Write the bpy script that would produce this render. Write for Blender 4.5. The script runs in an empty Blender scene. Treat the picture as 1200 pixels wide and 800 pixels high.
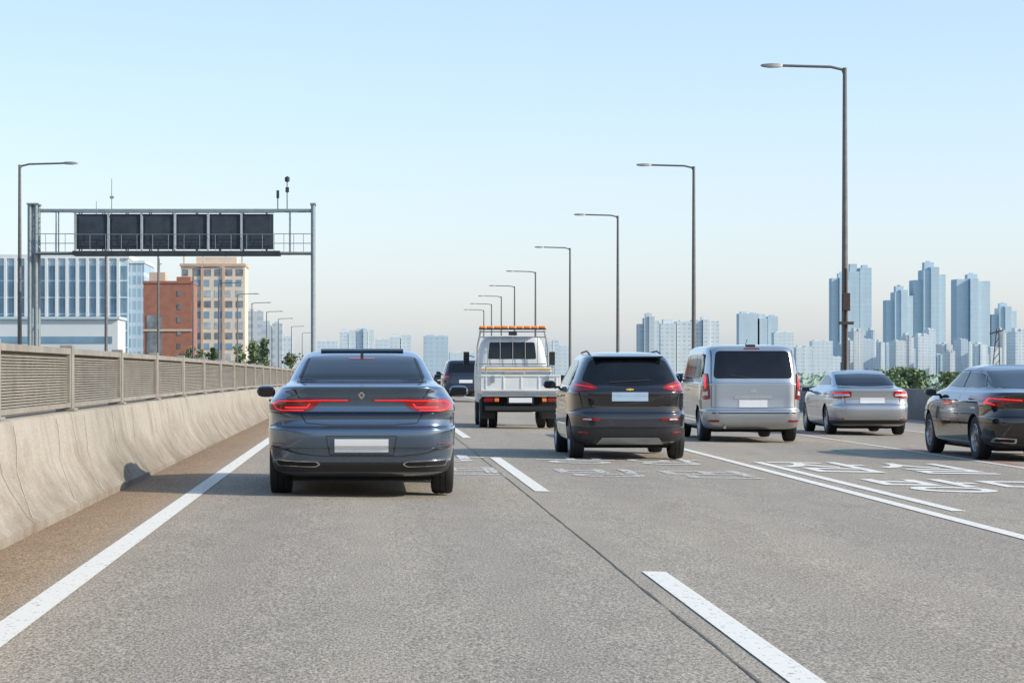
import bpy, bmesh, math, random
from mathutils import Vector, Matrix, noise
random.seed(7)
F=2800.0; VX=433.0; VY=430.0; H=1.3
C=bpy.context.scene.collection
def zr(X,Y):
    x=min(max(X,-3.2),17.6); d=max(0.0,Y-30.0)
    return -.015*(x+1.8)-.004*(d-40*(1-math.exp(-d/40)))
def road_point(px,py):
    Y=3640/(py-VY)
    for _ in range(60):
        X=(px-VX)/F*Y; Y=.5*Y+.5*F*(H-zr(X,Y))/(py-VY)
    return (px-VX)/F*Y,Y
def wx(px,Y): return (px-VX)/F*Y
def wz(py,Y): return H+(VY-py)/F*Y

# ---------------- materials
def nt(name):
    m=bpy.data.materials.new(name); m.use_nodes=True
    n=m.node_tree.nodes; b=n['Principled BSDF']
    return m,n,m.node_tree.links,b
def setv(b,k,v):
    if k in b.inputs: b.inputs[k].default_value=v
def mat(name,col,rough=.6,metal=0,coat=0,var=.12,scale=6,emit=0,bump=0,spec=.5,detail=4):
    m,n,l,b=nt(name)
    setv(b,'Roughness',rough); setv(b,'Metallic',metal); setv(b,'Coat Weight',coat); setv(b,'Coat Roughness',.04); setv(b,'Specular IOR Level',spec)
    tc=n.new('ShaderNodeTexCoord'); t=n.new('ShaderNodeTexNoise'); t.inputs['Scale'].default_value=scale; t.inputs['Detail'].default_value=detail
    l.new(tc.outputs['Object'],t.inputs['Vector'])
    r=n.new('ShaderNodeValToRGB'); r.color_ramp.elements[0].position=.3; r.color_ramp.elements[1].position=.7
    r.color_ramp.elements[0].color=(*[c*(1-var) for c in col],1); r.color_ramp.elements[1].color=(*[min(1,c*(1+var)) for c in col],1)
    l.new(t.outputs['Fac'],r.inputs['Fac']); l.new(r.outputs['Color'],b.inputs['Base Color'])
    if emit:
        b.inputs['Emission Color'].default_value=(*col,1); b.inputs['Emission Strength'].default_value=emit
    return m
def paint(name,col,rough=.3,metal=.5,dust=.4):
    m,n,l,b=nt(name); setv(b,'Metallic',metal); setv(b,'Coat Weight',1); setv(b,'Coat Roughness',.03)
    tc=n.new('ShaderNodeTexCoord'); s=n.new('ShaderNodeSeparateXYZ'); l.new(tc.outputs['Object'],s.inputs[0])
    t=n.new('ShaderNodeTexNoise'); t.inputs['Scale'].default_value=5; t.inputs['Detail'].default_value=6; l.new(tc.outputs['Object'],t.inputs[0])
    mr=n.new('ShaderNodeMapRange'); mr.inputs[1].default_value=.15; mr.inputs[2].default_value=.75; mr.inputs[3].default_value=dust; mr.inputs[4].default_value=.01; l.new(s.outputs[2],mr.inputs[0])
    q=n.new('ShaderNodeMath'); q.operation='MULTIPLY'; l.new(mr.outputs[0],q.inputs[0]); l.new(t.outputs['Fac'],q.inputs[1])
    x=n.new('ShaderNodeMix'); x.data_type='RGBA'; x.inputs[6].default_value=(*col,1); x.inputs[7].default_value=(.20,.18,.155,1); l.new(q.outputs[0],x.inputs[0]); l.new(x.outputs[2],b.inputs['Base Color'])
    r=n.new('ShaderNodeMath'); r.operation='ADD'; r.inputs[1].default_value=rough; l.new(q.outputs[0],r.inputs[0]); l.new(r.outputs[0],b.inputs['Roughness'])
    return m
def lerp3(a,b,t): return tuple(a[i]*(1-t)+b[i]*t for i in range(3))
HAZE_TINT=(.54,.66,.72)  # aerial haze, painted by blending this into far wall, glass and roof colours
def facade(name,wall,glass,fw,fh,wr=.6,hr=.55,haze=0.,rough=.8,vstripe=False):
    m,n,l,b=nt(name); wall=lerp3(wall,HAZE_TINT,haze); glass=lerp3(glass,HAZE_TINT,haze)
    tc=n.new('ShaderNodeTexCoord'); s=n.new('ShaderNodeSeparateXYZ'); l.new(tc.outputs['Object'],s.inputs[0])
    def M(op,a,b_=None):
        q=n.new('ShaderNodeMath'); q.operation=op
        for i,v in enumerate((a,b_)):
            if v is None: continue
            if isinstance(v,(int,float)): q.inputs[i].default_value=v
            else: l.new(v,q.inputs[i])
        return q.outputs[0]
    xy=M('ADD',s.outputs[0],s.outputs[1])
    fx=M('FRACT',M('DIVIDE',xy,fw)); fz=M('FRACT',M('DIVIDE',s.outputs[2],fh))
    mx=M('LESS_THAN',fx,wr); mz=M('LESS_THAN',fz,hr)
    k=mx if vstripe else M('MULTIPLY',mx,mz)
    no=n.new('ShaderNodeTexNoise'); no.inputs['Scale'].default_value=.09; l.new(tc.outputs['Object'],no.inputs['Vector'])
    wn=n.new('ShaderNodeTexWhiteNoise'); cb=n.new('ShaderNodeCombineXYZ')
    l.new(M('FLOOR',M('DIVIDE',xy,fw)),cb.inputs[0]); l.new(M('FLOOR',M('DIVIDE',s.outputs[2],fh)),cb.inputs[1]); l.new(cb.outputs[0],wn.inputs['Vector'])
    g=n.new('ShaderNodeMix'); g.data_type='RGBA'; g.inputs[6].default_value=(*glass,1); g.inputs[7].default_value=(*lerp3(glass,wall,.55),1); l.new(wn.outputs['Value'],g.inputs[0])
    w=n.new('ShaderNodeMix'); w.data_type='RGBA'; w.inputs[6].default_value=(*[c*.88 for c in wall],1); w.inputs[7].default_value=(*[min(1,c*1.1) for c in wall],1); l.new(no.outputs['Fac'],w.inputs[0])
    x=n.new('ShaderNodeMix'); x.data_type='RGBA'; l.new(k,x.inputs[0]); l.new(w.outputs[2],x.inputs[6]); l.new(g.outputs[2],x.inputs[7])
    l.new(x.outputs[2],b.inputs['Base Color']); setv(b,'Roughness',rough); setv(b,'Specular IOR Level',.2)
    return m
def asphalt():
    m,n,l,b=nt('asphalt'); tc=n.new('ShaderNodeTexCoord')
    def noi(sc,det,ro=.6,mp=None):
        t=n.new('ShaderNodeTexNoise'); t.inputs['Scale'].default_value=sc; t.inputs['Detail'].default_value=det; t.inputs['Roughness'].default_value=ro
        if mp:
            q=n.new('ShaderNodeMapping'); q.inputs['Scale'].default_value=mp; l.new(tc.outputs['Object'],q.inputs[0]); l.new(q.outputs[0],t.inputs['Vector'])
        else: l.new(tc.outputs['Object'],t.inputs['Vector'])
        return t.outputs['Fac']
    def ramp(f,stops):
        r=n.new('ShaderNodeValToRGB'); e=r.color_ramp.elements
        while len(e)<len(stops): e.new(.5)
        for i,(p,c) in enumerate(stops): e[i].position=p; e[i].color=(*c,1)
        l.new(f,r.inputs[0]); return r.outputs[0]
    def mul(a,b_,fac=1.):
        q=n.new('ShaderNodeMix'); q.data_type='RGBA'; q.blend_type='MULTIPLY'; q.inputs[0].default_value=fac; l.new(a,q.inputs[6]); l.new(b_,q.inputs[7]); return q.outputs[2]
    base=ramp(noi(75,5,.85,(1,.3,1)),[(.36,(.09,.081,.067)),(.5,(.305,.275,.228)),(.64,(.60,.545,.455))])
    big=ramp(noi(.35,4,.6,(1,.12,1)),[(.3,(.86,.86,.87)),(.7,(1.10,1.09,1.05))])
    med=ramp(noi(3,5,.7,(1,.3,1)),[(.3,(.90,.90,.90)),(.7,(1.07,1.07,1.07))])
    s=n.new('ShaderNodeSeparateXYZ'); l.new(tc.outputs['Object'],s.inputs[0])
    mr=n.new('ShaderNodeMapRange'); mr.inputs[1].default_value=-3; mr.inputs[2].default_value=17; l.new(s.outputs[0],mr.inputs[0])
    def p(x): return (x+3)/20
    lanes=ramp(mr.outputs[0],[(0,(.62,.45,.31)),(p(-2.1),(.90,.72,.55)),(p(-1.7),(1,.97,.93)),(p(-.95),(.90,.90,.90)),(p(-.1),(1,1,.98)),(p(.9),(.90,.90,.90)),(p(1.7),(1.,1.,.98)),(p(2.9),(.93,.92,.90)),(p(3.7),(1,.99,.97)),(p(4.7),(.93,.92,.90)),(p(5.6),(.97,.96,.94)),(p(8),(.92,.91,.89)),(p(12),(.95,.93,.9))])
    c=mul(mul(mul(base,big),med),lanes); l.new(c,b.inputs['Base Color']); setv(b,'Roughness',.85); setv(b,'Specular IOR Level',.3)
    bp=n.new('ShaderNodeBump'); bp.inputs['Strength'].default_value=.3; bp.inputs['Distance'].default_value=.01; l.new(noi(70,3,.7,(1,.5,1)),bp.inputs['Height']); l.new(bp.outputs[0],b.inputs['Normal'])
    return m
def paintmark(name,col,wear=.42):
    """road paint: where it has worn away the asphalt below shows through"""
    m,n,l,b=nt(name); tc=n.new('ShaderNodeTexCoord'); q=n.new('ShaderNodeMapping'); q.inputs['Scale'].default_value=(1,.4,1); l.new(tc.outputs['Object'],q.inputs[0])
    t=n.new('ShaderNodeTexNoise'); t.inputs['Scale'].default_value=24; t.inputs['Detail'].default_value=9; t.inputs['Roughness'].default_value=.8; l.new(q.outputs[0],t.inputs[0])
    mr=n.new('ShaderNodeMapRange'); mr.inputs[1].default_value=wear-.03; mr.inputs[2].default_value=wear+.05; l.new(t.outputs['Fac'],mr.inputs[0])
    b.inputs['Base Color'].default_value=(*col,1); setv(b,'Roughness',.75)
    tr=n.new('ShaderNodeBsdfTransparent'); mx=n.new('ShaderNodeMixShader'); l.new(mr.outputs[0],mx.inputs[0]); l.new(tr.outputs[0],mx.inputs[1]); l.new(b.outputs[0],mx.inputs[2]); l.new(mx.outputs[0],n['Material Output'].inputs[0]); return m
def concrete(name,c0,c1):
    m,n,l,b=nt(name); tc=n.new('ShaderNodeTexCoord')
    def noi(sc,det,ro,mp):
        q=n.new('ShaderNodeMapping'); q.inputs['Scale'].default_value=mp; l.new(tc.outputs['Object'],q.inputs[0])
        t=n.new('ShaderNodeTexNoise'); t.inputs['Scale'].default_value=sc; t.inputs['Detail'].default_value=det; t.inputs['Roughness'].default_value=ro; l.new(q.outputs[0],t.inputs[0]); return t.outputs['Fac']
    s=n.new('ShaderNodeSeparateXYZ'); l.new(tc.outputs['Object'],s.inputs[0])
    mr=n.new('ShaderNodeMapRange'); mr.inputs[1].default_value=-.1; mr.inputs[2].default_value=.6; mr.inputs[4].default_value=.55; l.new(s.outputs[2],mr.inputs[0])
    t2=n.new('ShaderNodeMath'); t2.operation='MULTIPLY_ADD'; t2.inputs[1].default_value=1.9; t2.inputs[2].default_value=-.5; l.new(noi(1.8,9,.7,(1,.5,.8)),t2.inputs[0])
    a=n.new('ShaderNodeMath'); a.operation='ADD'; l.new(t2.outputs[0],a.inputs[0]); l.new(mr.outputs[0],a.inputs[1])
    r=n.new('ShaderNodeValToRGB'); e=r.color_ramp.elements; e[0].position=.25; e[0].color=(*c0,1); e[1].position=1.0; e[1].color=(*c1,1); l.new(a.outputs[0],r.inputs[0])
    def rr(f,lo,hi,p0,p1):
        q=n.new('ShaderNodeValToRGB'); q.color_ramp.elements[0].position=p0; q.color_ramp.elements[1].position=p1; q.color_ramp.elements[0].color=(*lo,1); q.color_ramp.elements[1].color=(*hi,1); l.new(f,q.inputs[0]); return q.outputs[0]
    f=noi(40,5,.6,(1,1,1)); col=r.outputs[0]
    for o in(rr(f,(.72,.72,.72),(1.1,1.1,1.1),.3,.7),rr(noi(3.5,3,.6,(1,1,.05)),(.88,.87,.84),(1.03,1.03,1.03),.35,.55)):
        x=n.new('ShaderNodeMix'); x.data_type='RGBA'; x.blend_type='MULTIPLY'; x.inputs[0].default_value=1; l.new(col,x.inputs[6]); l.new(o,x.inputs[7]); col=x.outputs[2]
    l.new(col,b.inputs['Base Color']); setv(b,'Roughness',.9)
    bp=n.new('ShaderNodeBump'); bp.inputs['Strength'].default_value=.15; l.new(f,bp.inputs['Height']); l.new(bp.outputs[0],b.inputs['Normal'])
    return m
MT={}
MT['asphalt']=asphalt(); MT['white_mark']=paintmark('white_mark',(.68,.67,.61),.38); MT['worn_mark']=paintmark('worn_mark',(.64,.63,.58),.44)
MT['faint_mark']=paintmark('faint_mark',(.60,.59,.55),.475)
MT['green_mark']=paintmark('green_mark',(.05,.42,.28),.42); MT['red_mark']=paintmark('red_mark',(.55,.22,.18),.50)
MT['seam']=mat('seam',(.035,.033,.03),.8); MT['roadseam']=mat('roadseam',(.12,.108,.09),.9,var=.4,scale=9)
MT['conc']=concrete('conc',(.165,.13,.09),(.34,.31,.255)); MT['conc_grey']=concrete('conc_grey',(.12,.115,.10),(.20,.19,.175))
MT['fence']=mat('fence',(.27,.25,.21),.6,.2,var=.18,scale=3); MT['fencedark']=mat('fencedark',(.13,.12,.10),.8)
MT['fence_post']=mat('fence_post',(.30,.28,.245),.55,.3)
MT['ground']=mat('ground',(.16,.19,.15),.9,var=.3,scale=.02)
MT['rubber']=mat('rubber',(.014,.014,.015),.75); MT['rim']=mat('rim',(.45,.46,.48),.3,.9)
MT['darkrim']=mat('darkrim',(.08,.08,.085),.4,.6)
MT['plastic']=mat('plastic',(.014,.014,.016),.5); MT['well']=mat('well',(.006,.006,.006),.9)
MT['glass']=mat('glass',(.005,.007,.009),.04,var=.3,spec=.45); MT['chrome']=mat('chrome',(.6,.6,.62),.2,1,var=.03)
MT['redlens']=mat('redlens',(.22,.004,.006),.1,coat=.6,var=.25,scale=20); MT['lit']=mat('lit',(1,.02,.02),.3,emit=.8,var=.02)
MT['orangelens']=mat('orangelens',(.8,.18,.02),.2,coat=1); MT['clearlens']=mat('clearlens',(.55,.55,.57),.12,coat=1)
MT['plate']=mat('plate',(.70,.73,.74),.4,var=.03); MT['blueplate']=mat('blueplate',(.38,.50,.62),.4,var=.06)
MT['p_grey']=paint('p_grey',(.095,.145,.215),.2,.8,.25); MT['p_dark']=paint('p_dark',(.022,.026,.036),.18,.45,.2)
MT['p_silver']=paint('p_silver',(.44,.47,.50),.28,.8,.3); MT['p_black']=paint('p_black',(.003,.003,.005),.08,0,.03)
MT['p_white']=mat('p_white',(.62,.65,.64),.4,0,.3,var=.10,scale=3); MT['p_blk2']=paint('p_blk2',(.012,.017,.032),.2,.3,.2)
MT['yellow']=mat('yellow',(.62,.36,.06),.5); MT['amber']=mat('amber',(.80,.22,.02),.35,emit=.05)
MT['steel']=mat('steel',(.30,.31,.31),.45,.6,var=.1); MT['gantry']=mat('gantry',(.22,.27,.29),.5,.3,var=.12); MT['strut']=mat('strut',(.36,.42,.45),.5,.2)
MT['panelback']=mat('panelback',(.026,.038,.052),.55,.1,var=.3,scale=2); MT['polegrey']=mat('polegrey',(.135,.13,.125),.5,.3,var=.15)
MT['rust']=mat('rust',(.055,.038,.032),.8,var=.3,scale=8)
MT['lamphead']=mat('lamphead',(.24,.23,.22),.5,.3); MT['bark']=mat('bark',(.08,.06,.045),.9)
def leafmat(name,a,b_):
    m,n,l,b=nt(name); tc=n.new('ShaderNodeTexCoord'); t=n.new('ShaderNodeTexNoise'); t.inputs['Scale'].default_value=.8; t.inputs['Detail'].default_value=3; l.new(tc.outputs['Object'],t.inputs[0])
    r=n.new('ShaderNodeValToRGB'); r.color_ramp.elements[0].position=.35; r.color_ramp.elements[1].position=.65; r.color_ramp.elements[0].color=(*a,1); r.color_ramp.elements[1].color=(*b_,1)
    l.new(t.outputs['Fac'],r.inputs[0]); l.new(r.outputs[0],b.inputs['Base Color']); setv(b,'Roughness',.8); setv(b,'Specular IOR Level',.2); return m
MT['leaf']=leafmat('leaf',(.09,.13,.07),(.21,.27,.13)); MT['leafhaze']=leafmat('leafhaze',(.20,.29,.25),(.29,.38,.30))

# ---------------- mesh builder
class MB:
    def __init__(s): s.v=[]; s.f=[]
    def quad(s,a,b,c,d): i=len(s.v); s.v+=[a,b,c,d]; s.f.append((i,i+1,i+2,i+3)); return s
    def box(s,x0,x1,y0,y1,z0,z1):
        i=len(s.v); s.v+=[(x,y,z) for z in(z0,z1) for y in(y0,y1) for x in(x0,x1)]
        s.f+=[tuple(i+k for k in q) for q in((0,2,3,1),(4,5,7,6),(0,1,5,4),(2,6,7,3),(0,4,6,2),(1,3,7,5))]; return s
    def tube(s,p,q,r0,r1=None,n=8):
        r1=r0 if r1 is None else r1; p=Vector(p);q=Vector(q); d=(q-p).normalized(); a=d.orthogonal().normalized(); b=d.cross(a); i=len(s.v)
        for c,r in((p,r0),(q,r1)):
            for k in range(n):
                t=2*math.pi*k/n; s.v.append(tuple(c+a*(r*math.cos(t))+b*(r*math.sin(t))))
        for k in range(n): s.f.append((i+k,i+(k+1)%n,i+n+(k+1)%n,i+n+k))
        s.f.append(tuple(range(i,i+n))); s.f.append(tuple(range(i+n,i+2*n))); return s
    def path(s,pts,r,n=8):
        for a,b in zip(pts,pts[1:]): s.tube(a,b,r,r,n)
        return s
    def lathe(s,prof,c,n=28,axis='x'):
        i=len(s.v); m=len(prof)
        for k in range(n):
            t=2*math.pi*k/n
            for a,r in prof:
                if axis=='x': s.v.append((c[0]+a,c[1]+r*math.cos(t),c[2]+r*math.sin(t)))
                else: s.v.append((c[0]+r*math.cos(t),c[1]+r*math.sin(t),c[2]+a))
        for k in range(n):
            for j in range(m-1): s.f.append((i+k*m+j,i+((k+1)%n)*m+j,i+((k+1)%n)*m+j+1,i+k*m+j+1))
        return s
    def grid(s,rows,close=False):
        i=len(s.v); m=len(rows[0])
        for r in rows: s.v+=[tuple(p) for p in r]
        for a in range(len(rows)-1):
            for b in range(m if close else m-1):
                c=(b+1)%m; s.f.append((i+a*m+b,i+a*m+c,i+(a+1)*m+c,i+(a+1)*m+b))
        return s
    def prism(s,poly,x0,x1):
        i=len(s.v); n=len(poly); s.v+=[(x0,y,z) for y,z in poly]+[(x1,y,z) for y,z in poly]
        s.f.append(tuple(range(i,i+n))); s.f.append(tuple(range(i+n,i+2*n)))
        for k in range(n): s.f.append((i+k,i+(k+1)%n,i+n+(k+1)%n,i+n+k))
        return s
    def build(s,name,m,parent=None,smooth=None,bevel=0,loc=None):
        me=bpy.data.meshes.new(name); me.from_pydata(s.v,[],s.f)
        bm=bmesh.new(); bm.from_mesh(me); bmesh.ops.remove_doubles(bm,verts=bm.verts,dist=1e-5); bmesh.ops.recalc_face_normals(bm,faces=bm.faces); bm.to_mesh(me); bm.free()
        if isinstance(m,str): m=MT[m]
        me.materials.append(m)
        if smooth is not None:
            me.polygons.foreach_set('use_smooth',[True]*len(me.polygons)); me.set_sharp_from_angle(angle=math.radians(smooth))
        o=bpy.data.objects.new(name,me); C.objects.link(o)
        if parent: o.parent=parent
        if loc: o.location=loc
        if bevel:
            b=o.modifiers.new('bevel','BEVEL'); b.width=bevel; b.segments=2; b.limit_method='ANGLE'
        return o
def tag(o,label,cat,group=None):
    o['label']=label; o['category']=cat
    if group: o['group']=group
    return o
def thing(name,label,cat,loc=(0,0,0),rz=0,group=None):
    o=bpy.data.objects.new(name,None); C.objects.link(o); o.location=loc; o.rotation_euler=(0,0,rz); return tag(o,label,cat,group)
def struct(o): o['kind']='structure'; return o
def kids(o): return [c for c in bpy.data.objects if c.parent==o]
def dup(o,parent=None,loc=None,label=None):
    c=o.copy(); C.objects.link(c)
    if parent: c.parent=parent
    if loc: c.location=loc
    if label: c['label']=label
    for k in kids(o): dup(k,c)
    return c

# ---------------- setting
ys=list(range(-90,300,8))+list(range(300,1400,50))
def strip_rows(xs): return [[(x,y,zr(x,y)) for x in xs] for y in ys]
m=MB(); xs=[-3.2,-2,0,4,8,12,17.6]; m.grid([[(-3.2,y,zr(-3.2,y)-1.2)]+r+[(17.6,y,zr(17.6,y)-1.2)] for y,r in zip(ys,strip_rows(xs))]); struct(m.build('road','asphalt'))
m=MB(); m.grid([[(-19,y,zr(-3,y)-1.4),(-19,y,zr(-3,y)-.1),(-3.24,y,zr(-3,y)-.004),(-3.24,y,zr(-3,y)-1.2)] for y in ys]); struct(m.build('opposite_road','asphalt'))
m=MB().quad((-15000,-3000,-8),(15000,-3000,-8),(15000,16000,-8),(-15000,16000,-8)); struct(m.build('ground','ground'))
def mk(m,x0,x1,y0,y1,h=.006):
    n=max(1,int((y1-y0)/5)); rows=[]
    for i in range(n+1):
        y=y0+(y1-y0)*i/n; rows.append([(x,y,zr(x,y)+h) for x in(x0,x1)])
    m.grid(rows)
def marks(name,items,matn):
    m=MB()
    for it in items: mk(m,*it)
    return struct(m.build(name,matn))
marks('edge_line',[(-1.88,-1.71,-80,600)],'white_mark')
D1=road_point(757,670)[1]; D2=road_point(636,576)[1]; D3=road_point(577,536)[1]; per=D3-D1
marks('lane_dashes',[(1.80,1.96,D2+per*k,D3+per*k) for k in range(-5,18)],'white_mark')
marks('solid_lane_line',[(5.33,5.48,-60,450)],'white_mark')
E0=23.4
marks('double_line_dashes',[(5.70,5.85,E0+24*k,E0+12.2+24*k) for k in range(-3,10)],'white_mark')
marks('red_guide_line',[(9.72,9.92,36+14*k,44+14*k) for k in range(0,8)],'red_mark')
marks('far_lane_line',[(9.45,9.58,-50,300),(13.1,13.25,-50,300)],'worn_mark')
marks('green_guide_line',[(8.05,8.3,24.5,26.2),(8.1,8.22,40,42),(8.1,8.22,56,58)],'green_mark')
m=MB(); rr=[]
for i in range(0,400):
    y=2+i*.3; xo=1.67+.014*noise.noise(Vector((y*.3,0,0)))+.007*noise.noise(Vector((y*2.2,2,0))); w=.0065+.008*noise.noise(Vector((y*1.3,5,0)))
    rr.append([(xo-w,y,zr(xo,y)+.004),(xo+w,y,zr(xo,y)+.004)])
m.grid(rr); struct(m.build('asphalt_seam','roadseam'))
def roadtext(txt,xc,y0,w,length,matn,name,bold=0):
    cu=bpy.data.curves.new('t','FONT'); cu.body=txt; cu.offset=bold; o=bpy.data.objects.new('t',cu); C.objects.link(o)
    bpy.context.view_layer.update(); dg=bpy.context.evaluated_depsgraph_get(); me=bpy.data.meshes.new_from_object(o.evaluated_get(dg)); bpy.data.objects.remove(o)
    if not me.vertices: return
    X=[v.co.x for v in me.vertices]; Yv=[v.co.y for v in me.vertices]; a,b=min(X),max(X); c,d=min(Yv),max(Yv)
    for v in me.vertices:
        x=xc+((v.co.x-a)/(b-a)-.5)*w; y=y0+(v.co.y-c)/(d-c)*length; v.co=(x,y,zr(x,y)+.007)
    me.materials.clear(); me.materials.append(MT[matn]); q=bpy.data.objects.new(name,me); C.objects.link(q); struct(q)
roadtext('잠실',7.2,32.3,2.7,3.6,'white_mark','road_lettering',.012)
roadtext('방면',7.5,27.2,2.6,3.3,'white_mark','road_lettering',.012)
for xc,w_ in((.2,3.0),(3.7,2.5)):
    roadtext('공항',xc,34.0,w_,2.6,'worn_mark','road_lettering',.006); roadtext('방면',xc,29.8,w_,2.3,'faint_mark','road_lettering',.006)

# barrier left
def barrier(name,prof,ylist,matn,zf,label,cat):
    rows=[[(x,y,z+zf(y)) for x,z in prof] for y in ylist]
    m=MB(); m.grid(rows); o=m.build(name,matn,None,smooth=50); tag(o,label,cat); return o
bl=lambda y:zr(-2.7,y)-.0022*max(0,y-20)*(1 if y<140 else 120/(y-20))
BT=.85
pl=[(-2.60,-.3),(-2.60,.07),(-2.66,.12),(-2.80,.33),(-2.86,.45),(-2.93,BT-.02),(-2.95,BT),(-3.21,BT),(-3.23,BT-.02),(-3.3,.45),(-3.36,.33),(-3.5,.12),(-3.56,.07),(-3.56,-.3)]
bar_o=barrier('concrete_barrier',pl,[-80+2*i for i in range(0,340)],'conc',bl,'weathered beige concrete median barrier with stained sloping face, under the louvred fence on the left','barrier')
MT['streak']=mat('streak',(.39,.36,.305),.9,var=.25,scale=20); MT['jointline']=mat('jointline',(.12,.10,.08),.9)
for k in range(44):
    y=4+2.43*k
    if k%2==0:
        jm=MB(); jm.grid([[(x+.004,yy,z+bl(y)) for x,z in pl[1:7]] for yy in(y-.006,y+.006)]); jm.build('joint','jointline',bar_o)
    y=5.0+2.43*k+.6*random.random(); n_=9; rr=[]
    for i in range(n_):
        t=i/(n_-1); zz=(BT-.04)-(BT-.14)*t
        for (xa,za),(xb,zb) in zip(pl[1:6],pl[2:7]):
            if za<=zz<=zb: xx=xa+(xb-xa)*(zz-za)/(zb-za)
        yy=y-.9*t*t+.05*noise.noise(Vector((k,t*3,0))); w=.012+.010*noise.noise(Vector((k,t*5,4)))
        rr.append([(xx+.004,yy-w,zz+bl(yy)),(xx+.004,yy+w,zz+bl(yy))])
    cm=MB(); cm.grid(rr); cm.build('repair_streak','streak',bar_o)
# fence
fr=thing('median_fence','long beige metal louvre fence mounted on top of the beige median barrier','fence',(-3.08,0,0))
sp=4.86; y0=19.45-4*sp
fence_h=.62
for k in range(34):
    y=y0+k*sp; zb=bl(y)+BT
    a=MB().box(-.06,.07,y-.07,y+.07,zb,zb+fence_h+.05).box(-.1,.1,y-.12,y+.12,zb,zb+.03); a.build('fence_post','fence_post',fr,bevel=.008)
    z2=bl(y+sp)+BT; m=MB()
    def bar(m,x0,x1,h0,h1,sk=0):
        A=y+.08; B=y+sp-.08
        i=len(m.v); m.v+=[(x0,A,zb+h0),(x1,A,zb+h0+sk),(x1,A,zb+h1+sk),(x0,A,zb+h1),(x0,B,z2+h0),(x1,B,z2+h0+sk),(x1,B,z2+h1+sk),(x0,B,z2+h1)]
        m.f.extend([tuple(i+j for j in q) for q in((0,1,2,3),(4,7,6,5),(0,4,5,1),(3,2,6,7),(0,3,7,4),(1,5,6,2))])
    bar(m,-.04,.055,.04,.085); bar(m,-.04,.055,.575,.635)
    for j in range(18):
        h=.112+j*.0255; bar(m,-.006,.024,h,h+.005,-.021)
    m.box(-.035,.05,y+.06,y+.15,zb+.04,zb+.62).box(-.035,.05,y+sp-.15,y+sp-.06,z2+.04,z2+.62)
    p=m.build('louvre_panel','fence',fr)
    m=MB(); bar(m,-.03,-.010,.085,.575); m.build('backing','fencedark',p)
rb=lambda y:zr(17.3,y)
barrier('parapet_wall',[(17.15,-.2),(17.15,.08),(17.3,.35),(17.36,.95),(17.38,.97),(17.6,.97),(17.62,.95),(17.66,-1.5)],[-60+4*i for i in range(0,150)],'conc_grey',rb,'low grey concrete parapet wall along the far right edge of the road','wall')

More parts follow.
